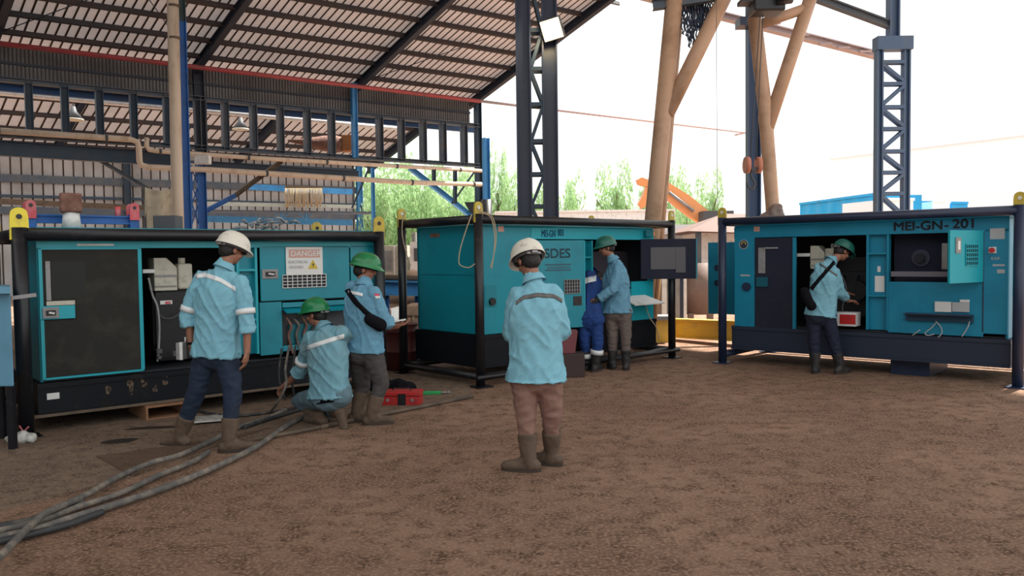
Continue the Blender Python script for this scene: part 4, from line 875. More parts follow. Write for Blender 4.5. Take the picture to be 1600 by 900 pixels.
# open front door hinged at px 830
hu, _ = G2.L(831, 450, v); dw = .0
def swing_door(G, hpx, fpx, wlen, zlo, zhi, v, name, m, left_hinge=True, inner=None, t=.03):
    """door leaf hinged on the front plane; opening angle chosen so that its free edge stands at the seen place"""
    hu, _ = G.L(hpx, (400), v); best = None
    for k_ in range(1, 150):
        al = math.radians(k_); s_ = 1 if left_hinge else -1
        p = G.W(hu + s_ * wlen * math.cos(al), v - wlen * math.sin(al), 1.4) - EYE; x = 800 + F * p.dot(_r) / p.dot(_f)
        if best is None or abs(x - fpx) < best[0]: best = (abs(x - fpx), al)
    al = best[1]; b = MB(); b.box(0, wlen, -t, 0, zlo, zhi)
    o = b.build(name, m, G.root, bev=.005); o.location = (hu, v, 0); o.rotation_euler = (0, 0, -al if left_hinge else PI + al)
    print('door', name, math.degrees(al), best[0]); return o, al
_, zt2 = G2.L(832, 375, v)
d2, al = swing_door(G2, 832, 911, .78, z0 + .0, zt2 - .005, v - .02, 'door', 'teal')
def dtext(o, s, x, z, size, m, sx=1, bold=0, y=-.032, dup=0.): return text(s, size, m, o, (x, y, z), (PI / 2, 0, 0), sx, bold, dup)
M['print_faded'] = mat('print_faded', (.03, .10, .15), .6)
dtext(d2, 'SDES', .36, zt2 - .18, .17, 'print_faded', 1.1, .0, dup=.004)
b = MB(); b.box(.17, .57, -.033, -.03, zt2 - .33, zt2 - .31); b.box(.17, .57, -.033, -.03, zt2 - .40, zt2 - .38); b.box(.2, .55, -.033, -.03, zt2 - .365, zt2 - .35); b.build('print_line', 'print_faded', d2)
b = MB(); b.box(.46, .70, -.034, -.03, zt2 - .70, zt2 - .52); vo = b.build('vent_opening', 'inner', d2)
b = MB()
for i in range(7): b.box(.46 + .04 * i - .004, .46 + .04 * i + .004, -.042, -.034, zt2 - .70, zt2 - .52)
for i in range(5): b.box(.46, .70, -.044, -.034, zt2 - .70 + .045 * i - .003, zt2 - .70 + .045 * i + .003)
b.build('vent_mesh', 'grey', vo)
b = MB(); b.box(.60, .73, -.038, -.03, zt2 - .86, zt2 - .74); b.build('latch_plate', 'black', d2)
b = MB(); b.box(.775, .79, -.035, .02, z0, zt2 - .01); b.build('door_edge', 'teal_light', d2)
b = MB(); b.box(.72, .77, 0, .02, z0 + .55, zt2 - .2); b.build('seal_strip', 'cream', d2)
G2.ladder((911, 926, 376, 505), v, (402,), 'teal')
G2.panel('lower_panel', (985, 1019.5, 440, 503), v, .02, 'teal_light'); G2.panel('corner_panel', (1010, 1019.5, 373, 440), v, .02, 'teal')
G2.panel('lower_panel', (926, 985, 455, 503), v, .02, 'teal')
G2.engine(G2.L(835, 450, .5)[0], .9)
b = MB(); u_, z_ = G2.L(955, 430, .5); b.box(u_ - .4, u_ + .5, .6, .64, z_ - .3, z_ + .35); b.build('control_panel', mat('panel_maroon', (.045, .04, .055), .6), R)
for (x, y, w_, h_) in ((978, 428, .09, .05), (990, 428, .09, .05), (985, 402, .03, .02)):
    u_, z_ = G2.L(x, y, .58); b = MB(); b.box(u_ - w_ / 2, u_ + w_ / 2, .57, .6, z_ - h_ / 2, z_ + h_ / 2); b.build('gauge', 'refldk', R)
u_, z_ = G2.L(985, 476, v); u2_, _ = G2.L(1013, 476, v)
b = MB(); b.add([(u_ - .25, v - .02, z_ + .13), (u2_ - .1, v - .02, z_ + .13), (u2_, v - .3, z_ + .02), (u_ - .25, v - .3, z_ + .02)], [(0, 1, 2, 3)]); o = b.build('lowered_flap', 'white', R); q = o.modifiers.new('s', 'SOLIDIFY'); q.thickness = .015
b = MB(); b.tube(spline([V((u2_ - .2, v - .1, z_)), V((u2_ - .12, v - .12, z_ - .2)), V((u2_ + .05, v - .1, z_ - .35)), V((u2_ + .12, v - .1, z_ - .55))], 5), .008, 6); b.build('loose_wire', 'rope', R)
_, ztf = G2.L(1003, 374, v); _, zbf = G2.L(1003, 436, v)
d3, al = swing_door(G2, 1001, 1088, .80, zbf, ztf, v - .02, 'door', 'foam_navy', True, t=.035)
b = MB(); b.box(.14, .50, -.045, -.035, zbf + .14, ztf - .12); b.box(.50, .64, -.05, -.035, zbf + .09, ztf - .12); b.build('foam_pad', mat('pad_grey', (.12, .12, .13), .9), d3)
b = MB(); b.box(.79, .81, -.04, .02, zbf, ztf); b.box(0, .8, .0, .02, zbf, ztf); b.build('outer_skin', 'teal', d3)
lb = G2.panel('lamp_box', (1005, 1016, 360, 370), v - .02, .06, mat('lamp_teal', (.0, .16, .2), .4)); G2.panel('lamp', (1016, 1020, 363, 368), v - .03, .04, 'orange', lb)
b = MB(); b.tube([(-.1, -.05, .12), (G2.len + .1, -.05, .12)], .03, 10); b.build('chrome_edge', 'black', R)
# cords hanging from the middle generator frame
for pts, yy, lab in (([(737, 335), (728, 360), (719, 390), (717, 410), (722, 416), (733, 418), (742, 412)], -.02, 'thin cord looped below the near top rail corner left of the near post'), ([(745, 325), (752, 332), (767, 340), (773, 370), (771, 400), (768, 420)], .03, 'frayed cord hanging from the near lug in front of the teal panel')):
    P = [AY(x, y, G2.O.y + yy - .1) for x, y in pts]; b = MB(); b.tube(spline(P, 5), .007, 6)
    if 'frayed' in lab: b.tube(spline([p + V((.02 * math.sin(i), 0, .01)) for i, p in enumerate(P[1:])], 5), .006, 6)
    tag(b.build('cord', 'rope'), lab, 'cord')
P = [AY(x, y, AZ(633, 584).y - .1) for x, y in [(634, 330), (629, 345), (629, 370), (636, 400), (641, 415)]]; b = MB(); b.tube(spline(P, 5), .008, 6); tag(b.build('cord', 'rope'), 'brown cord hanging down the far left post of the middle generator', 'cord')
# ---- right generator
a = AZ(1129, 567); b_ = AZ(1590, 606)
G3 = Gen(a, b_, 'right generator set, frame tinted blue for haze, lettered 201, man working at its open bay', 'teal_g3', 'navy')
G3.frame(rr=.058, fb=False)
v = .15; u0, _ = G3.L(1148, 430, v); u1, _ = G3.L(1577, 430, v); _, z0 = G3.L(1160, 509, v); _, z1 = G3.L(1170, 351, v)
G3.shell(u0, u1, v, 1.42, z0, z1, skid0=.2, skidm=mat('skid_black_hazed', (.014, .024, .05), .55)); R = G3.root  # black skid lifted to navy, haze put into its colour
_, zh = G3.L(1240, 370, v)
hp = G3.panel('header_panel', (u0, u1, zh, z1 - .03), v, .02, 'teal_g3', px=False)
G3.text_on('MEI-GN', 1434, 353.5, v - .021, .148, 'inkdk', 1.12, .0, hp, dup=.006); G3.text_on('-', 1479, 351.5, v - .021, .15, 'inkdk', 1.1, .0, hp, dup=.005); G3.text_on('201', 1507, 350, v - .021, .148, 'inkdk', 1.15, .0, hp, dup=.006)
lpn_ = G3.panel('front_panel', (1148.5, 1180, 372, 513), v, .02, 'teal_g3')
u_, z_ = G3.L(1163, 382, v); b = MB()
for k_ in range(28): a0 = 2 * PI * k_ / 28; a1 = 2 * PI * (k_ + 1) / 28; b.hexa([(u_ + r_ * math.cos(q), yy, z_ + r_ * math.sin(q)) for yy in (v - .024, v - .02) for r_, q in ((.058, a0), (.066, a0), (.066, a1), (.058, a1))])
em = b.build('emblem_ring', 'signgrey', lpn_)
b = MB(); b.tube([(u_, v - .0225, z_), (u_, v - .02, z_)], .055, 24); b.build('emblem_disc', 'inkdk', em)
b = MB()
for k_ in range(6): q = PI * k_ / 5; b.tube([(u_ + .03 * math.cos(q), v - .026, z_ + .005 + .03 * math.sin(q)), (u_ + .03 * math.cos(q), v - .022, z_ + .005 + .03 * math.sin(q))], .008, 8)
b.build('emblem_mark', 'amber', em)
G3.panel('name_strip', (1157, 1172, 429, 431.5), v - .02, .003, 'signgrey', lpn_)
u_, z_ = G3.L(1168, 448, v); b = MB(); b.tube([(u_, v - .02, z_), (u_, v - .05, z_)], .06, 18); b.build('round_latch', 'navy', lpn_)
G3.panel('sticker', (1178, 1187, 354, 362), v - .02, .003, 'signred')
dr = G3.panel('door', (1181, 1240, 372.5, 513), v - .0, .03, 'foam_navy')
G3.panel('window_trim', (1185, 1196, 387, 427), v - .03, .01, 'grey', dr); G3.panel('latch_plate', (1182, 1200, 433, 448), v - .03, .02, mat('latch_teal', (.0, .1, .15), .5), dr); G3.panel('hinge_bar', (1196, 1216, 386.5, 389), v - .03, .02, 'grey', dr)
G3.panel('mullion', (1240, 1245, 371, 514), v, .04, 'teal_g3')
cream_box(G3, (1266, 1288, 384, 420), (1289, 1303, 388, 402), (1296, 1303, 381, 388), (1246, 1266, 396, 401))
G3.engine(G3.L(1255, 450, .5)[0], .85)
bt = G3.panel('battery', (1309, 1345, 486, 507), .3, .2, 'white'); G3.panel('battery_label', (1312, 1337, 491, 506), .1, .004, 'red', bt)
b = MB(); q = G3.L(1312, 440, .25)
b.tube(spline([V((q[0], .3, q[1] + .1)), V((q[0] + .1, .2, q[1] - .1)), V((q[0] + .05, .2, q[1] - .35)), V((q[0] + .1, .2, q[1] - .5))], 5), .012, 8); b.build('hose', 'darkgrey', R)
pn = G3.ladder((1354, 1389, 366, 515), v, (396, 462), 'teal_g3')
G3.panel('paper_note', (1367, 1382, 431, 456), v + .058, .003, 'paper', pn); G3.panel('tag', (1371, 1376, 416, 425), v + .058, .004, 'paper', pn)
# control bay
u0_, u1_, z0_, z1_ = G3.rect(1389, 1537, 363, 440, v)
b = MB(); b.box(u0_, u1_, .38, .42, z0_ - .1, z1_); b.build('bay_backing', 'foam_navy', R)
u_, z_ = G3.L(1438, 403, .34); b = MB()
for r_, t_ in ((.105, .02), (.07, .035)): b.tube([(u_, .38 - t_, z_), (u_, .38, z_)], r_, 24)
b.build('fan_housing', mat('fan_dark', (.03, .035, .07), .5), R)
b = MB(); b.tube([(u_, .34, z_), (u_, .30, z_)], .055, 20); b.build('fan_hub', 'inner', R)
G3.panel('bay_sill', (1393, 1482, 424, 432), v + .04, .03, 'refldk' if 0 else mat('sill_grey', (.16, .16, .2), .6)); G3.panel('bay_strip', (1472, 1481, 380, 421), v + .05, .02, 'grey')
G3.panel('lower_panel', (1389, 1537, 440, 519), v, .02, 'teal_g3')
G3.panel('seam', (1536.5, 1538, 362, 519), v - .0, .024, 'navy')
G3.panel('end_strip', (1538, 1576, 358, 521), v, .02, 'teal_g3')
G3.panel('sticker', (1547, 1570, 357, 374), v - .02, .003, 'signgrey')
sb = G3.panel('emergency_stop', (1545, 1557, 386, 396), v - .02, .01, 'paper'); u_, z_ = G3.L(1551, 391, v); b = MB(); b.tube([(u_, v - .03, z_), (u_, v - .06, z_)], .03, 14); b.build('button', 'red', sb)
G3.text_on('E.S.P.', 1556, 404, v - .022, .04, 'signgrey', 1.1, .001, sb); G3.panel('label_plate', (1551, 1570, 413, 416), v - .02, .003, 'signgrey'); G3.panel('label_plate', (1558, 1570, 421, 427), v - .02, .003, 'signgrey')
tr = G3.panel('tray', (1417, 1522, 488, 490), v - .02, .16, 'navy'); G3.panel('tray_lip', (1417, 1522, 490, 500), v - .02, .05, mat('lip_navy', (.01, .05, .1), .5), tr)
G3.panel('document', (1461, 1487, 471, 487), v - .03, .02, 'paper', tr); G3.panel('document', (1488, 1515, 472, 487), v - .035, .02, 'signgrey', tr); G3.panel('document', (1500, 1515, 468, 472), v - .03, .02, 'paper', tr)
for pts in (((1462, 505), (1456, 512), (1446, 520), (1450, 524), (1460, 522)), ((1462, 502), (1470, 510), (1472, 520), (1466, 527)), ((1515, 502), (1512, 512), (1503, 526)), ((1438, 515), (1426, 524))):
    P = [G3.L(x, y, v - .06) for x, y in pts]; b = MB(); b.tube(spline([V((p, v - .07, z)) for p, z in P], 5), .007, 6); b.build('loose_wire', 'signgrey', R)
_, ztd = G3.L(1537, 360, v); _, zbd = G3.L(1537, 441, v)
d4, al = swing_door(G3, 1537, 1484, .62, zbd, ztd, v - .02, 'door', 'teal_light', False)
# outer face of this door is its +y side before turning
b = MB(); b.box(.12, .34, -.0, .004, zbd + .2, zbd + .44); 
for o_ in (): pass
vo = b.build('vent_opening', 'inner', d4)
b = MB()
for i in range(7): b.box(.12 + .22 * i / 6 - .004, .12 + .22 * i / 6 + .004, .004, .012, zbd + .2, zbd + .44)
for i in range(6): b.box(.12, .34, .004, .014, zbd + .2 + .048 * i - .006, zbd + .2 + .048 * i + .006)
b.build('vent_mesh', 'teal_light', vo)
b = MB(); b.box(.44, .53, 0, .012, zbd + .34, zbd + .52); lo_ = b.build('latch_plate', 'grey', d4); b = MB(); b.box(.465, .505, .012, .02, zbd + .38, zbd + .48); b.build('handle', 'white', lo_)
# rear cabinet door opened off the left end
Pc = G3.root
u_l = G3.u0; b = MB(); uc_, zt_c = G3.L(1106, 379, 1.30); _, zc0 = G3.L(1106, 490, 1.3); b.box(uc_, u_l - .02, 1.30, 1.34, zc0, zt_c); dc = b.build('rear_door', 'teal_g3', Pc, bev=.006)
b = MB()
for z in (1.32, 1.08): b.tube([(uc_ + .16, 1.29, z), (uc_ + .16, 1.31, z)], .05, 14)
b.build('knockout', 'navy', dc)
b = MB(); b.box(G3.u1 - .0, G3.u1 + .012, .4, 1.2, 1.0, 1.6); b.build('end_louvre', 'teal_light', Pc)
b = MB()
for i in range(8): b.box(G3.u1 + .012, G3.u1 + .02, .45, 1.15, 1.0 + .07 * i, 1.03 + .07 * i)
b.build('end_slats', 'navy', Pc)
b = MB(); q = G3.L(1415, 572, .4); b.box(q[0] - .15, q[0] + .3, .3, 1.2, 0, .21); b.build('skid_foot', 'navy', Pc)
# lug details: big yellow bow plates on the left set
# things standing on the left generator ------------------------------------------------
def onroof(G, px, v): return G.L(px, 356, v)[0]
zt_ = G1.z1
lf = empty('lifting_spreader', G1.W(onroof(G1, 130, .7), .7, zt_), math.atan2(G1.e.y, G1.e.x), 'blue steel lifting spreader with red lugs lying on the left generator', 'lifting frame')
ua, ub = onroof(G1, 47, .7) - onroof(G1, 130, .7), onroof(G1, 208, .7) - onroof(G1, 130, .7)
b = MB(); b.ibeam((ua, 0, .1), (ub, 0, .1), .07, .085, .015); b.build('beam', 'blue', lf)
for x in (ua, ub):
    b = MB(); b.box(x - .04, x + .05, -.05, .05, 0, .16); b.build('end_block', 'blue', lf, bev=.006)
    for y_ in (-.075, .05):
        b = MB(); pts = [V((x - .045, y_, .1)), V((x + .045, y_, .1)), V((x + .045, y_, .23))] + [V((x + .045 * math.cos(a), y_, .23 + .045 * math.sin(a))) for a in [PI * k / 6 for k in range(1, 6)]] + [V((x - .045, y_, .23))]
        b.prism(pts, (0, .025, 0)); lg = b.build('lug', 'lugred', lf); b = MB(); b.tube([(x, y_ - .006, .225), (x, y_ + .03, .225)], .018, 12); b.build('eye', 'black', lg)
xm = onroof(G1, 187, .7) - onroof(G1, 130, .7); b = MB(); b.tube([(xm, .05, .12), (xm, .05, .24)], .028, 10); b.build('shackle', 'lugred', lf)
p = G1.W(onroof(G1, 112, .45), .45, zt_); b = MB(); b.tube([p, p + V((0, 0, .15))], [.085, .07], 18); tag(b.build('white_bucket', 'white'), 'white round pot on the left generator under the brown block', 'pot')
b = MB(); b.box(-.095, .095, -.085, .085, 0, .185); o = b.build('rusty_block', 'brownblk', bev=.02); o.location = p + V((0, 0, .15)); o.rotation_euler = (0, 0, .5); tag(o, 'rusty brown cube shaped block on top of the white pot', 'block')
q = G3.W(G3.L(1208, 330, 1.2)[0], 1.2, G3.z1); b = MB()
for dx, dy, dz, r_ in ((0, 0, .12, .17), (-.12, 0, .1, .13), (.03, 0, .24, .12)): b.ell(q + V((dx, dy, dz)), r_, r_ * .8, r_ * .8)
me = bake(b, .014, 2, lambda co, n: .03 * noise.noise(co * 12)); tag(mobj('cloth_bundle', me, mat('brown_cloth', (.16, .11, .09), .9)) if 0 else mobj('cloth_bundle', me, 'tank'), 'brown lumpy bundle on the right generator roof before the Y shaped leg', 'bundle')
# scrap on the left generator
random.seed(5); b = MB(); c0 = G1.W(onroof(G1, 425, .6), .6, zt_)
for i in range(18):
    q = c0 + G1.e * random.uniform(-.3, .35) + V((0, 0, .03 + random.random() * .08)); d = (G1.e * random.uniform(-.2, .2) + G1.n * random.uniform(-.1, .1) + V((0, 0, random.uniform(-.03, .04)))); b.tube([q, q + d * .5 + V((0, 0, .02)), q + d], random.uniform(.01, .02), 6)
tag(b.build('cable_scrap', 'grey'), 'tangle of grey scrap cable on top of the left generator', 'scrap')
p = G1.W(onroof(G1, 263, .8), .8, zt_); b = MB(); b.box(p.x - .12, p.x + .12, p.y - .1, p.y + .1, zt_, zt_ + .16); tag(b.build('battery_box', 'darkgrey', bev=.01), 'small dark box on the left generator beside the canvas', 'box')
# pallet under left generator, bag, plastic
u_, z_ = G1.L(252, 640, .1)
b = MB(); b.box(u_ - .17, u_ + .22, .0, .6, .0, .02); b.box(u_ - .17, u_ + .22, .0, .6, .125, .145); b.box(u_ - .17, u_ - .15, 0, .6, .02, .125); b.box(u_ + .03, u_ + .05, .01, .6, .02, .125) if 0 else None; b.box(u_ + .2, u_ + .22, 0, .6, .02, .125)
b.v = [G1.W(*p) for p in b.v]; tag(b.build('wooden_support', 'wood'), 'open ended wooden box section supporting the left generator', 'wooden box')
q = AZ(33, 694); b = MB()
for dx, dy, dz, r_ in ((0, 0, .05, .075), (.07, .01, .05, .06), (-.07, 0, .04, .05), (-.11, 0, .05, .03), (.02, 0, .09, .04)): b.ell(q + V((dx, dy, dz)), r_, r_ * .8, r_ * .75)
me = bake(b, .008, 2, lambda co, n: .01 * noise.noise(co * 28)); o = mobj('plastic_bag', me, 'plastic'); tag(o, 'knotted clear plastic bag on the ground at the left generator post', 'bag')
b = MB(); b.tube([q + V((.02, 0, .11)), q + V((-.01, 0, .16))], .006, 6); b.tube([q + V((.03, 0, .11)), q + V((.07, 0, .15))], .006, 6); b.build('tie', 'lugred', o)
P = []; q0 = AZ(335, 656)
for i in range(9): P.append([AZ(302 + 6 * i + 3 * noise.noise(V((i, j, 0))), 650 + 2.2 * j - i * .5, .03 + .025 * abs(noise.noise(V((i * .7, j * .9, 3))))) for j in range(6)])
b = MB(); b.grid(P); o = b.build('plastic_sheet', 'plastic'); q = o.modifiers.new('s', 'SOLIDIFY'); q.thickness = .003; tag(o, 'crumpled plastic sheet on the floor behind the legs of the tall man', 'sheet')
# cables on the floor
M['cab'] = M['cable']
def cable(pts, r_, m, label, z=None):
    P = [AZ(x, y, (z[i] if z else 0) + r_ + .012) for i, (x, y) in enumerate(pts)]; b = MB(); b.tube(spline(P, 8), r_, 10); return tag(b.build('power_cable', m), label, 'cable')
cable([(-30, 895), (0, 869), (50, 819), (75, 800), (131, 775), (187, 744), (237, 723), (281, 711), (328, 690), (372, 668), (420, 652), (446, 640)], .021, 'cable', 'topmost thick dusty cable crossing over the others at the lower left', [.05, .05, .05, .05, .02, 0, 0, 0, 0, 0, 0, 0])
cable([(-30, 836), (0, 829), (60, 815), (120, 793), (190, 770), (250, 742), (300, 722), (326, 706)], .02, 'cable', 'middle dusty cable ending under the boot of the tall man')
cable([(-30, 845), (0, 840), (60, 826), (110, 810), (190, 785), (270, 757), (340, 728), (400, 698), (450, 664), (490, 645), (530, 632)], .023, 'cable', 'outermost thick dusty cable curving to the crouching man')
cable([(-30, 828), (0, 822), (50, 812), (85, 797), (130, 784)], .02, 'cable_dk', 'dark cable in the bundle at the left edge')
cable([(-30, 852), (0, 846), (55, 833), (105, 820), (160, 800)], .02, 'cable_dk', 'lowest dark cable of the bundle at the left edge')
cable([(380, 668), (420, 655), (470, 640), (520, 628)], .018, 'cable_dk', 'dark cable under the left generator behind the crouching man')
cable([(300, 640), (360, 650), (430, 643), (480, 632)], .014, 'cable_dk', 'thin dark cable running below the left generator')
def hose(pts, Y, r_, m, label):
    P = [AY(x, y, Y + dy) for x, y, dy in pts]; b = MB(); b.tube(spline(P, 6), r_, 8); return tag(b.build('loose_hose', m), label, 'hose')
Yc = AZ(500, 665).y
hose([(452, 540, .55), (446, 575, .2), (447, 600, -.1), (436, 625, -.1), (424, 642, 0.1)], Yc, .012, 'cable', 'grey hose held by the crouching man')
hose([(440, 545, .5), (436, 590, .35), (446, 625, .3)], Yc, .01, 'cable_dk', 'dark hose hanging left of the held hose')
hose([(462, 540, .5), (456, 590, .3), (462, 628, .3)], Yc, .01, 'cable_dk', 'dark hose hanging right of the held hose')
# red toolbox etc.
q = AZ(628, 632); tb2 = empty('toolbox', q, -.05, 'red metal toolbox with black clasp on the ground', 'toolbox')
b = MB(); b.box(-.21, .21, -.1, .1, 0, .1); b.build('body', 'red', tb2, bev=.006)
b = MB(); b.prism([V((-.215, -.105, .105)), V((.215, -.105, .105)), V((.215, .105, .105)), V((-.215, .105, .105))], (0, 0, .045)); b.build('lid', 'red', tb2, bev=.008)
b = MB(); b.box(-.02, .06, -.115, -.1, .0, .13); b.box(0, .04, -.12, -.11, .03, .09); b.build('clasp', 'black', tb2)
for x in (-.13, .13): b = MB(); b.tube([(x, -.1, .065), (x, -.112, .065)], .016, 10); b.build('catch', 'grey', tb2)
b = MB(); b.tube([(-.1, 0, .15), (-.08, 0, .175), (.08, 0, .175), (.1, 0, .15)], .007, 8); b.build('handle', 'black', tb2)
q = AZ(672, 618); gt = empty('green_tool', q, .1, 'green hand tool lying right of the red toolbox', 'tool')
b = MB(); b.box(-.1, .12, -.02, .02, .01, .05); b.tube([(-.1, 0, .03), (-.15, .02, .03)], .02, 8); b.build('body', 'green', gt, bev=.008)
b = MB(); b.tube([(.12, 0, .03), (.2, 0, .03)], .012, 8); b.tube([(.2, 0, .03), (.22, 0, .03)], .02, 10); b.build('tip', 'grey', gt)
q = AZ(612, 622); b = MB()
random.seed(9)
for i in range(6): b.ell(q + V((random.uniform(-.15, .2), random.uniform(0, .25), .05 + .02 * i)), .12, .1, .06)
me = bake(b, .015, 2, lambda co, n: .02 * noise.noise(co * 14)); tag(mobj('black_sack', me, 'bag'), 'crumpled black sack on the ground behind the red toolbox', 'sack')
p = AZ(624, 583); dm = empty('red_drum', (p.x, p.y + .3, 0), 0, 'dark red steel drum between the left and middle generators', 'drum')
M['drum'] = mat('drum_red', (.11, .022, .02), .6)
b = MB(); b.tube([(0, 0, 0), (0, 0, .26), (0, 0, .27), (0, 0, .28), (0, 0, .53), (0, 0, .54), (0, 0, .55), (0, 0, .62)], [.22, .22, .235, .22, .22, .235, .22, .22], 24); b.build('shell', 'drum', dm)
b = MB(); b.tube([(0, 0, .62), (0, 0, .645)], .23, 24); b.build('rim', 'drum', dm)
# maroon box stack beside central man
p = AZ(893, 590); b = MB(); b.box(p.x - .17, p.x + .17, p.y, p.y + .3, 0, .30); tag(b.build('dark_crate', mat('crate_maroon_dark', (.05, .03, .03), .8), bev=.01), 'dark brown crate on the ground right of the central man', 'crate')
b = MB(); b.box(p.x - .2, p.x + .05, p.y + .03, p.y + .28, .30, .59); b.v = [q + V((.04 * (q.z > .4), 0, 0)) for q in b.v]; tag(b.build('maroon_box', mat('box_maroon', (.17, .045, .055), .7), bev=.01), 'maroon box standing on the dark crate by the open teal door', 'box')
# ------------------------------------------------------------------ people
def person(label, Y0, J, face, tilt, shirt, pants, boots, helmet, rolled=.62, toes=(None, None), hand=(None, None), stripe=None, armband=None,
           hem=.13, girth=1., stripem='refl', gloves=False, belt=False, hair=True, collar=True, hemw=1., pantband=None, headr=1., bootm='boot'):
    """J: joints as (px, py, depth offset) around base depth Y0"""
    W = {k: AY(x, y, Y0 + d) for k, (x, y, d) in J.items()}
    base = V(((W['ankL'].x + W['ankR'].x) / 2, (W['ankL'].y + W['ankR'].y) / 2, 0))
    P = {k: p - base for k, p in W.items()}
    H_ = (P['hipL'] + P['hipR']) / 2; S_ = (P['shL'] + P['shR']) / 2; ax = (S_ - H_).normalized()
    sideS = (P['shR'] - P['shL']).normalized(); sideH = (P['hipR'] - P['hipL']).normalized()
    nk = P['neck']
    def torso(scale, hemf, top=True, nseg=28):
        rings = []; L = (S_ - H_).length
        prof = [(-hemf / L, .205 * hemw, .145 * hemw), (-.03, .20 * hemw, .14), (.18, .185, .13), (.42, .18, .125), (.66, .195, .132), (.84, .190, .122), (.95, .150, .098), (1.02, .105, .08), (1.07, .065, .065)]
        for t, a, bb in prof:
            c = H_ + (S_ - H_) * t if t <= 1 else S_ + (nk - S_) * min(1, (t - 1) / .08 * .8)
            tt = max(0, min(1, t)); sd = (sideH.lerp(sideS, tt)); sd = (sd - ax * sd.dot(ax)).normalized(); fr = ax.cross(sd)
            if t < .8: c = c - fr * 0.0
            rings.append([c + sd * (a * scale * girth * math.copysign(abs(math.cos(q)) ** .85, math.cos(q))) + fr * (bb * scale * girth * math.copysign(abs(math.sin(q)) ** .9, math.sin(q))) for q in [2 * PI * k / nseg for k in range(nseg)]])
        return rings
    # head frame
    fa = math.radians(face); fd = V((math.sin(fa), math.cos(fa), 0)); rt = V((fd.y, -fd.x, 0)); tl = math.radians(tilt)
    f = fd * math.cos(tl) - V((0, 0, 1)) * math.sin(tl); up = rt.cross(f); 
    if up.z < 0: up = -up
    HM = Matrix((rt, f, up)).transposed(); hc = P['head']; k = headr
    def hp(x, y, z): return hc + HM @ V((x, y, z)) * k
    # body
    b = MB(); b.loft(torso(.78, .0))
    b.caps(P['neck'] - up * .03, .054, hp(0, -.01, -.05), .052)
    b.ell(hp(0, -.008, .03), .074 * k, .092 * k, .092 * k, HM); b.ell(hp(0, .018, -.045), .056 * k, .07 * k, .065 * k, HM)
    b.ell(hp(0, .055, -.075), .03 * k, .03 * k, .024 * k, HM)   # chin
    b.caps(hp(0, .082, .01), .010, hp(0, .100, -.022), .014); b.ell(hp(0, .082, -.048), .024, .012, .009, HM)
    b.ell(hp(0, .078, .022), .048, .014, .010, HM)
    for s_ in (-1, 1):
        b.ell(hp(.074 * s_, -.012, -.008), .010, .019, .031, HM); b.ell(hp(.038 * s_, .062, -.03), .022, .022, .022, HM)
    for s_, a in ((-1, 'L'), (1, 'R')):
        sh, el, wr = P['sh' + a], P['el' + a], P['wr' + a]
        b.caps(sh + (S_ - sh) * .18 - ax * .035, .042, el, .038); b.caps(el, .038, wr, .027)
        b.caps(P['hip' + a], .078, P['knee' + a], .055); b.caps(P['knee' + a], .055, P['ank' + a], .04)
        # hand: palm, four fingers, thumb
        d = (wr - el).normalized(); hd = hand[0 if s_ < 0 else 1]; pd = V(hd[0]).normalized() if hd else d; pn = V(hd[1]) if hd else sideS * s_
        pn = (pn - pd * pn.dot(pd)).normalized(); sd = pd.cross(pn).normalized(); curl = hd[2] if hd else .5
        if hd is None:
            fwd_ = ax.cross(sideS); sd = (fwd_ - pd * fwd_.dot(pd)).normalized()
            if sd.dot(f) < 0: sd = -sd
        thumb = sd
        if hd is not None and len(hd) > 3 and hd[3] < 0: thumb = -sd
        pl = wr + pd * .045
        for q in (-.026, -.009, .009, .026): b.caps(wr + thumb * q * .6, .019, wr + pd * .082 + thumb * q, .0145, 8)
        pc = -pn if hd is None else -pn
        for q, ln in ((.029, .068), (.010, .076), (-.010, .070), (-.028, .055)):
            r0_ = wr + pd * .088 + thumb * q; c1 = curl * .9; d1 = pd * math.cos(c1) + pc * math.sin(c1); d2_ = pd * math.cos(c1 * 2.2) + pc * math.sin(c1 * 2.2)
            m1 = r0_ + d1 * ln * .5; b.caps(r0_, .0095, m1, .009, 8); b.caps(m1, .009, m1 + d2_ * ln * .5, .0075, 8)
        t0 = wr + pd * .025 + thumb * .024; t1 = t0 + (pd * .7 + thumb * .7).normalized() * .04; t2 = t1 + (pd + pc * curl).normalized() * .032
        b.caps(t0, .0125, t1, .0105, 8); b.caps(t1, .0105, t2, .0085, 8)
    me = bake(b, .0058, 2); body = mobj('person', me, 'skin', None, base); tag(body, label, 'person')
    if gloves:
        g_ = MB()
        for a in 'LR':
            wr, el = P['wr' + a], P['el' + a]; d = (wr - el).normalized(); g_.caps(wr - d * .05, .038, wr + d * .05, .045); g_.caps(wr + d * .05, .045, wr + d * .12, .03)
            for q in (-.03, -.01, .01, .03): g_.caps(wr + d * .08 + V((0, q, 0)), .014, wr + d * .15 + V((0, q, -.03)), .012, 8)
        mobj('gloves', bake(g_, .008, 1), 'glove', body)
    # face and hair
    b = MB()
    for s_ in (-1, 1): b.ell(hp(.03 * s_, .082, .008), .011, .006, .006, HM, 10, 6)
    b.build('eyes', 'inner', body)
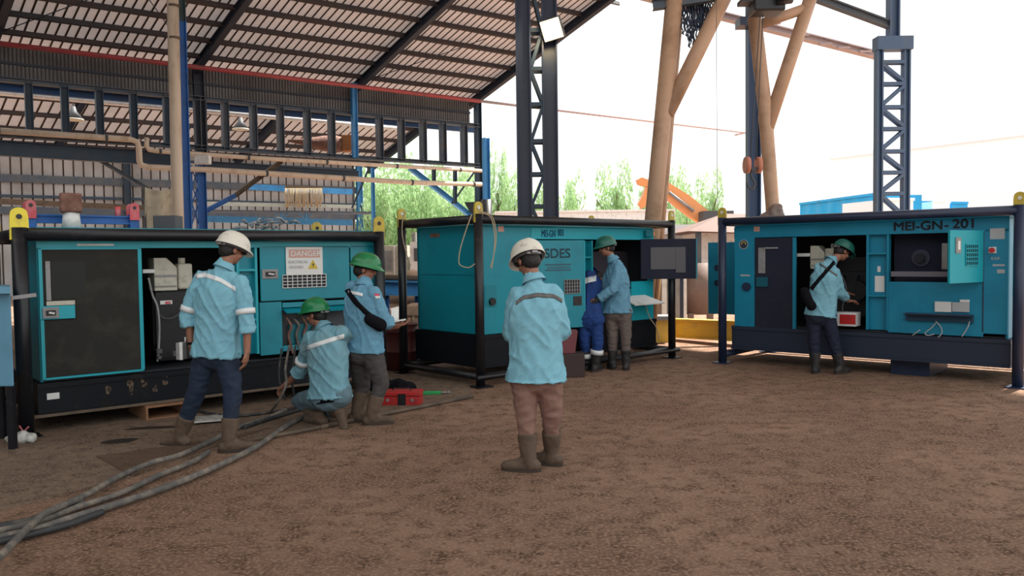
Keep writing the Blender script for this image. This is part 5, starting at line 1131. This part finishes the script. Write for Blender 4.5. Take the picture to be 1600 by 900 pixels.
    if hair:
        b = MB(); b.ell(hp(0, -.018, .028), .081 * k, .094 * k, .094 * k, HM); b.ell(hp(0, -.045, -.02), .068 * k, .062 * k, .062 * k, HM)
        me = bake(b, .009, 1, lambda co, n: .004 * noise.noise(co * 60)); me2 = me
        bm = bmesh.new(); bm.from_mesh(me2); HI = HM.inverted()
        kill = [v for v in bm.verts if (lambda q: q.y > .04 * k and q.z < .08 * k or (q.y > .015 * k and q.z < -.0 * k))(HI @ (v.co - hc))]
        bmesh.ops.delete(bm, geom=kill, context='VERTS'); bm.to_mesh(me2); bm.free(); mobj('hair', me2, 'hair', body)
    # shirt
    fold = random.uniform(0, 50)
    def wr_(co, n, A=.010):
        q = (co - H_); u = q.dot(ax); sd = q.dot(sideS); fr = q.dot(ax.cross(sideS))
        w1 = noise.noise(V((sd * 9 + u * 5, fr * 9, u * 3.0 + fold))); w2 = noise.noise(V((sd * 16 - u * 10, fr * 16, u * 7 + fold + 9)))
        r1 = max(0, 1 - 3.2 * abs(w1)) ** 1.5; r2 = max(0, 1 - 3.5 * abs(w2)) ** 1.5
        return A * 1.25 * r1 + A * .6 * r2 + .006 * noise.noise(V((sd * 4, fr * 4, u * 4 + fold))) - .003
    if shirt:
        b = MB(); b.loft(torso(1., hem))
        cuffs = []
        for a in 'LR':
            sh, el, wr = P['sh' + a], P['el' + a], P['wr' + a]; cf = el.lerp(wr, rolled)
            sj = sh + (S_ - sh) * .1 - ax * .022; b.caps(S_ + (nk - S_) * .25, .06, sj, .062); b.caps(sj, .068 * girth, sh.lerp(el, .5), .066); b.caps(sh.lerp(el, .5), .066, el, .062); b.tube([el, el.lerp(cf, .5), cf], [.064, .06, .056], 16)
            d = (wr - el).normalized(); b.tube([cf - d * .045, cf], .064, 16) if rolled < .8 else None
        b.caps(S_, .078, S_.lerp(nk, 1.0), .062)
        me = bake(b, .0095, 2, wr_); sh_o = mobj('shirt', me, shirt, body)
        if collar:
            b = MB(); dn = (hc - nk).normalized(); a_ = dn.cross(V((.3, .8, .1))).normalized(); c_ = dn.cross(a_)
            for r0_, r1_, z0_, z1_ in ((.070, .062, -.015, .03),):
                ring = lambda r_, z: [nk + dn * z + (a_ * math.cos(q) + c_ * math.sin(q)) * r_ for q in [2 * PI * i / 22 for i in range(23)]]
                b.grid([ring(.090, -.035), ring(.084, -.02), ring(.071, .016), ring(.066, .018), ring(.065, -.02)])
            b.build('collar', shirt, sh_o)
        def strip(pa, pb, wd, name, m):
            # band across the back, laid on the shirt surface; pa, pb in image pixels (+ bend)
            pts = [V(q) for q in pa]; rows = []
            for i in range(len(pts) - 1):
                for t in [j / 8 for j in range(8)]: rows.append(pts[i].lerp(pts[i + 1], t))
            rows.append(pts[-1]); G = []
            for q in rows: G.append([AY(q.x, q.y + wd * (s_ - .5), Y0 + pb) - base for s_ in (0, .33, .66, 1)])
            # project on shirt by ray casting from in front
            bb = MB(); Gp = []
            for r_ in G:
                row = []
                for p in r_:
                    o_ = EYE - base; dd = (p - o_).normalized(); ok, loc, nor, ix = sh_o.ray_cast(o_, dd)
                    row.append((loc + nor * .004) if ok and (loc - p).length < .5 else None)
                if all(x is not None for x in row): Gp.append(row)
            if len(Gp) > 1: bb.grid(Gp); o_ = bb.build(name, m, sh_o); q_ = o_.modifiers.new('s', 'SOLIDIFY'); q_.thickness = .003
        bpy.context.view_layer.update()
        if stripe: strip(stripe[0], 0, stripe[1], 'reflective_stripe', stripem)
        if armband:
            for a, t in armband:
                sh, el = P['sh' + a], P['el' + a]; wr = P['wr' + a]
                c_ = sh.lerp(el, t) if t <= 1 else el.lerp(wr, t - 1); d = (el - sh).normalized() if t <= 1 else (wr - el).normalized()
                b = MB(); b.tube([c_ - d * .022, c_ + d * .022], .078 if t < .8 else .074, 22); b.build('reflective_band', stripem if stripem == 'refl' else 'refl', sh_o)
    # trousers
    if pants:
        b = MB(); b.ell(H_ - ax * .02, .165 * girth, .12 * girth, .12, None); pf = random.uniform(0, 30)
        for a in 'LR':
            hp_, kn, an = P['hip' + a], P['knee' + a], P['ank' + a]; b.caps(hp_, .102 * girth, kn, .076); b.caps(kn, .076, an + (kn - an).normalized() * max(.06, .235 - an.z), .056)
        b.caps(P['hipL'], .11, P['hipR'], .11); b.caps(H_, .12, H_ + ax * .06, .10)
        tr_ = mobj('trousers', bake(b, .0115, 3, lambda co, n: .009 * (.6 - abs(noise.noise(V((co.x * 11, co.y * 11, co.z * 16 + pf)))) * 2)), pants, body)
        if pantband:
            for a, t in pantband:
                kn, an = P['knee' + a], P['ank' + a]; c_ = kn.lerp(an, t); d = (an - kn).normalized(); b = MB(); b.tube([c_ - d * .03, c_ + d * .03], .088, 20); b.build('reflective_band', 'refl', tr_)
        if belt:
            b = MB(); c_ = H_ + ax * -.02; r_ = .155; sd = sideH; fr = ax.cross(sd); b.loft([[c_ + ax * z + sd * .19 * math.cos(q) + fr * .135 * math.sin(q) for q in [2 * PI * i / 28 for i in range(28)]] for z in (-.03, .03)]); b.build('undershirt', 'bag', body)
    # boots
    for i, a in enumerate('LR'):
        kn, an = P['knee' + a], P['ank' + a]; tdir = toes[i]; d = (kn - an).normalized()
        b = MB()
        if isinstance(tdir, (int, float)) or tdir is None:
            t_ = math.radians(tdir if tdir is not None else face); td = V((math.sin(t_), math.cos(t_), 0)); hl = V((an.x, an.y, .045)) - td * .045
            b.tube([V((an.x, an.y, .05)), V((an.x, an.y, .10)).lerp(an, .5), an + d * .06, an + d * max(.1, .27 - an.z)], [.055, .056, .064, .074], 18)
            b.caps(hl, .046, hl + td * .13, .044); b.caps(hl + td * .12, .044, hl + td * .215 - V((0, 0, .008)), .036); b.caps(V((an.x, an.y, .1)), .05, hl + td * .1 + V((0, 0, .01)), .045)
            me = bake(b, .008, 2, lambda co, n: .004 * noise.noise(co * 25))
            for v_ in me.vertices: v_.co.z = max(v_.co.z, .012)
            bo = mobj('boot', me, bootm, body)
            b = MB(); sd = V((td.y, -td.x, 0)); pts = []
            for q in range(20):
                an_ = 2 * PI * q / 20; x = math.cos(an_); y = math.sin(an_); pts.append(hl + td * (.085 + .165 * y * (1 if y > 0 else .8)) + sd * .048 * x); pts[-1].z = .0
            b.prism(pts, (0, 0, .022)); b.build('sole', 'sole', bo)
        else:  # kneeling foot, toe direction given as a vector
            td = V(tdir).normalized(); b.caps(an + d * .14, .066, an, .055); b.caps(an - td * .03, .045, an + td * .14, .042); b.caps(an + td * .13, .042, an + td * .19, .036)
            me = bake(b, .008, 2, lambda co, n: .004 * noise.noise(co * 25)); bo = mobj('boot', me, bootm, body)
            zmin = min(v_.co.z for v_ in me.vertices)
            if zmin < .004:
                for v_ in me.vertices: v_.co.z = max(v_.co.z, .004)
    # helmet
    if helmet:
        n1, n2 = 36, 12; ho = hc + up * .042 * k; b = MB(); G = []
        def hpnt(q, r, z): return ho + HM @ V((.118 * r * math.sin(q), .143 * r * math.cos(q) + .004, z)) * k
        for i in range(n2 + 1):
            t = PI / 2 * i / n2; r = math.cos(t) ** .85 if i < n2 else 0.0; z = .118 * math.sin(t)
            row = []
            for j in range(n1 + 1):
                q = 2 * PI * j / n1; rdg = .006 * math.exp(-(math.sin(q) / .18) ** 2) * math.sin(t) if abs(math.sin(q)) < .5 else 0
                row.append(hpnt(q, max(r, .001), z + rdg))
            G.append(row)
        rim = []
        for j in range(n1 + 1):
            q = 2 * PI * j / n1; fr = max(0, math.cos(q)) ** 1.5; ext = 1.06 + .26 * fr; rim.append(hpnt(q, ext, -.010 - .012 * fr))
        rim2 = [p - up * .012 for p in rim]
        b.grid([rim2, rim] + G); hm = b.build('helmet', helmet, body); q = hm.modifiers.new('s', 'SOLIDIFY'); q.thickness = .004
        hm2 = hm.modifiers.new('ss', 'SUBSURF'); hm2.levels = 0; hm2.render_levels = 1
        b = MB(); row = lambda r, z: [hpnt(2 * PI * j / n1, r, z) for j in range(n1 + 1)]
        b.grid([row(.88, .0), row(.86, -.035)]); q = b.build('headband', 'bag' if helmet != 'hwhite' else 'darkgrey', hm).modifiers.new('s', 'SOLIDIFY'); q.thickness = .006
        b = MB(); b.bar(hpnt(PI - .5, .90, -.03), hpnt(PI + .5, .90, -.03), .012, .016, up); b.bar(hpnt(PI, .92, -.04), hpnt(PI, .92, -.015), .04, .016, f); b.build('ratchet', 'grey', hm)
    return body, W, base

G3f = None
# tall man at the left generator
bodyA, WA, bA = person('tall man in white helmet, light blue shirt and dark jeans at the left generator', 6.55,
    dict(hipL=(322, 553, 0), hipR=(353, 553, -.02), kneeL=(307, 612, 0), kneeR=(364, 612, -.08), ankL=(283, 675, .05), ankR=(358, 683, -.16),
         shL=(311, 432, .03), shR=(377, 438, -.05), elL=(294, 492, .02), elR=(386, 503, -.08), wrL=(299, 540, .02), wrR=(386, 549, -.1),
         neck=(352, 414, 0), head=(362, 391, .04)), 38, 22, 'shirt', 'jeans', 1, 'hwhite', .38, (-75, 72),
    hand=(((.25, .1, -1), (-.6, -.8, 0), .3), ((-.15, 0, -1), (1, 0, 0), .35)),
    stripe=([(290, 433), (322, 430), (345, 438), (368, 452)], 7.5), armband=(('L', .85), ('R', .75)), hem=.02)
b = MB(); wr = WA['wrL'] ; d = (WA['wrL'] - WA['elL']).normalized(); b.tube([wr - d * .03, wr - d * .01], .036, 16); b.v = [p - bA for p in b.v]; b.build('wristwatch', 'bag', bodyA)
b = MB(); q = AY(284, 548, 6.6); b.box(q.x - .028, q.x + .028, 6.55, 6.63, q.z - .07, q.z + .07); o = b.build('meter_box', 'grey', bev=.004); tag(o, 'small grey and white meter box at the left hand of the tall man', 'meter')
b = MB(); b.box(q.x + .006, q.x + .03, 6.54, 6.55, q.z - .07, q.z + .075); b.tube([q + V((.02, .03, .07)), q + V((.02, .03, .11))], .008, 8); b.build('front_strip', 'white', o)
# crouching man
Yk = AZ(545, 668).y
bodyB, WB, bB = person('crouching man in faded blue shirt and green helmet reaching under the left generator', Yk,
    dict(hipL=(500, 622, .06), hipR=(532, 617, -.04), kneeL=(468, 626, .42), kneeR=(512, 640, .32), ankL=(500, 652, .12), ankR=(530, 643, -.02),
         shL=(483, 527, .12), shR=(538, 516, -.02), elL=(471, 578, .25), elR=(548, 540, .30), wrL=(447, 600, .32), wrR=(520, 560, .5),
         neck=(505, 510, .1), head=(494, 491, .16)), -62, 8, 'shirt2', 'palejeans', 1, 'hgreen', .35, (-60, (.35, -.2, -1)),
    stripe=([(479, 544), (508, 534), (538, 525)], 7), armband=(('L', .75),), hem=.0, belt=True, hemw=1.04, girth=1.05)
# standing man with sling bag
Ys = AZ(585, 662).y
bodyC, WC, bC = person('man in blue shirt with black sling bag and green helmet reading a paper', Ys,
    dict(hipL=(557, 548, .06), hipR=(580, 548, -.04), kneeL=(566, 604, .18), kneeR=(596, 598, -.0), ankL=(558, 634, .1), ankR=(581, 645, -.04),
         shL=(551, 447, .1), shR=(586, 457, -.1), elL=(572, 498, .28), elR=(601, 503, -.06), wrL=(608, 512, .2), wrR=(617, 508, .02),
         neck=(569, 441, .02), head=(570, 421, .05)), 78, 12, 'shirt3', 'greypants', 1, 'hgreen', .55, (95, 80),
    hand=(((1, .1, .1), (0, .2, -1), .5), ((1, .3, .1), (0, 0, -1), .5)), stripe=([(544, 456), (567, 461)], 5), hem=.0, girth=1.05, armband=None)
q = AY(622, 496, Ys); b = MB(); b.prism([AY(611, 482, Ys + .02), AY(623, 479, Ys + .1), AY(623, 500, Ys + .06), AY(612, 508, Ys)], (0, .004, .002)); o = tag(b.build('paper_sheet', 'paper'), 'folded white paper held up by the man with the sling bag', 'paper')
b = MB(); b.bar(AY(612, 503, Ys - .02), AY(634, 499, Ys), .07, .01); tag(b.build('phone', 'white'), 'flat white phone in the hands of the man with the sling bag', 'phone')
def slingbag(W, base, body, Y0, strap, bagpts, label, wd=.045):
    sh = [c for c in body.children if c.name.startswith('shirt')][0]; bb = MB(); G = []; pts = spline([V((x, y, 0)) for x, y in strap], 6)
    for i, p in enumerate(pts):
        t = (pts[min(i + 1, len(pts) - 1)] - pts[max(i - 1, 0)]).normalized(); s_ = V((-t.y, t.x, 0)); row = []
        for k in (-1, 0, 1):
            q = p + s_ * k * wd / 2 * F / Y0; o_ = EYE - base; dd = ray(q.x, q.y); ok, loc, nor, ix = sh.ray_cast(o_, dd.normalized())
            row.append(base + (loc + nor * .008) if ok else None)
        if all(r is not None for r in row): G.append(row)
    root = None; b = MB(); P = [AY(x, y, Y0 + d_) for x, y, d_ in bagpts]
    for a, c in zip(P, P[1:]): b.caps(a, .055, c, .062)
    me = bake(b, .01, 2); root = mobj('sling_bag', me, 'bag'); tag(root, label, 'bag')
    if len(G) > 1: bb.grid(G); q = bb.build('strap', 'bag', root).modifiers.new('s', 'SOLIDIFY'); q.thickness = .008; q.offset = 1
slingbag(WC, bC, bodyC, Ys, [(541, 441), (543, 452), (553, 468), (568, 484), (582, 496), (592, 502)], [(578, 499, -.18), (594, 508, -.14)], 'black sling bag at the waist of the man reading a paper')
b = MB(); q = AY(588, 462, Ys - .22)
def patch(body, base, Y0, px, name, m):
    sh = [c for c in body.children if c.name.startswith('shirt')][0]; G = []
    for r_ in px:
        row = []
        for x, y in r_:
            ok, loc, nor, ix = sh.ray_cast(EYE - base, ray(x, y).normalized()); row.append(loc + nor * .005 if ok else None)
        G.append(row)
    if all(p is not None for r_ in G for p in r_): b = MB(); b.grid(G); b.build(name, m, sh)
patch(bodyC, bC, Ys, [[(585, 459), (588, 459), (591, 459)], [(586, 462), (589, 462), (593, 462)]], 'flag_patch_red', 'pink')
patch(bodyC, bC, Ys, [[(586, 462.3), (589, 462.3), (593, 462.3)], [(587, 466), (590, 466), (594, 466)]], 'flag_patch_white', 'paper')
# central man
Ym = AZ(835, 735).y
bodyD, WD, bD = person('man with dirty white helmet, long light blue shirt and pink trousers, back to camera', Ym,
    dict(hipL=(818, 588, 0), hipR=(857, 588, 0), kneeL=(822, 648, 0), kneeR=(862, 646, .05), ankL=(826, 712, -.02), ankR=(862, 704, .14),
         shL=(807, 458, .0), shR=(866, 456, .0), elL=(798, 520, .03), elR=(879, 518, .03), wrL=(818, 528, .28), wrR=(862, 524, .28),
         neck=(833, 434, .01), head=(826, 408, .05)), -22, 26, 'shirt', 'pinkpants', 1, 'hwhite', .5, (-78, -62),
    stripe=([(806, 474), (818, 465), (840, 461), (866, 463), (878, 470)], 6.5), stripem='refldk', hem=.03, hemw=1.06, girth=1.02, headr=1.02)
# man in overalls and man with green helmet at middle generator
Ye = AZ(930, 582).y
person('man in royal blue overalls with white bands leaning into the middle generator', Ye + .1,
    dict(hipL=(912, 500, .05), hipR=(932, 500, -.02), kneeL=(914, 538, .05), kneeR=(934, 538, -.02), ankL=(916, 572, .1), ankR=(930, 572, .0),
         shL=(912, 430, .32), shR=(929, 434, .25), elL=(915, 462, .4), elR=(935, 462, .35), wrL=(925, 460, .6), wrR=(945, 460, .55),
         neck=(925, 428, .5), head=(932, 436, .68)), 20, 60, 'coverall', 'coverall', 1, None, .9, (20, 30), stripe=([(908, 441), (921, 437), (935, 434)], 9), hem=.02, girth=.86, pantband=(('L', .5), ('R', .35)), bootm='bootdk', headr=.95)
Yf = AZ(965, 578).y
person('man in light blue shirt, taupe trousers and dark green helmet at the open middle generator', Yf,
    dict(hipL=(955, 488, .05), hipR=(975, 488, -.03), kneeL=(957, 525, .03), kneeR=(978, 524, -.03), ankL=(957, 560, .06), ankR=(978, 560, -.02),
         shL=(958, 414, .14), shR=(968, 414, -.08), elL=(945, 448, .16), elR=(957, 452, -.14), wrL=(935, 462, .2), wrR=(934, 468, -.1),
         neck=(957, 404, .03), head=(948, 387, .05)), -88, 12, 'shirt3', 'browntrs', 1, 'hteal', .9, (-10, 15), hem=.0, girth=.98, gloves=True, bootm='bootdk', collar=True)
# man at right generator
Yg = AZ(1300, 584).y
bodyG, WG, bG = person('man in light blue shirt, navy trousers and dark green helmet at the right generator', Yg,
    dict(hipL=(1272, 492, .05), hipR=(1293, 494, -.03), kneeL=(1272, 535, .06), kneeR=(1303, 535, -.02), ankL=(1274, 568, .06), ankR=(1312, 568, -.02),
         shL=(1279, 416, .1), shR=(1306, 423, -.06), elL=(1290, 445, .3), elR=(1313, 458, .0), wrL=(1318, 455, .3), wrR=(1326, 470, .12),
         neck=(1300, 407, .05), head=(1316, 393, .1)), 72, 30, 'shirt', 'navypants', 1, 'hteal', .6, (30, 60), hand=(None, ((1, .4, -.1), (0, 0, 1), .4)),
    stripe=([(1273, 408), (1288, 417), (1308, 431)], 3.5), stripem='refldk', hem=.0, girth=.96, bootm='bootdk')
slingbag(WG, bG, bodyG, Yg, [(1304, 409), (1298, 416), (1286, 430), (1274, 444), (1268, 452)], [(1257, 455, -.06), (1262, 468, -.09), (1268, 478, -.13)], 'black sling bag hanging on the back of the man at the right generator')
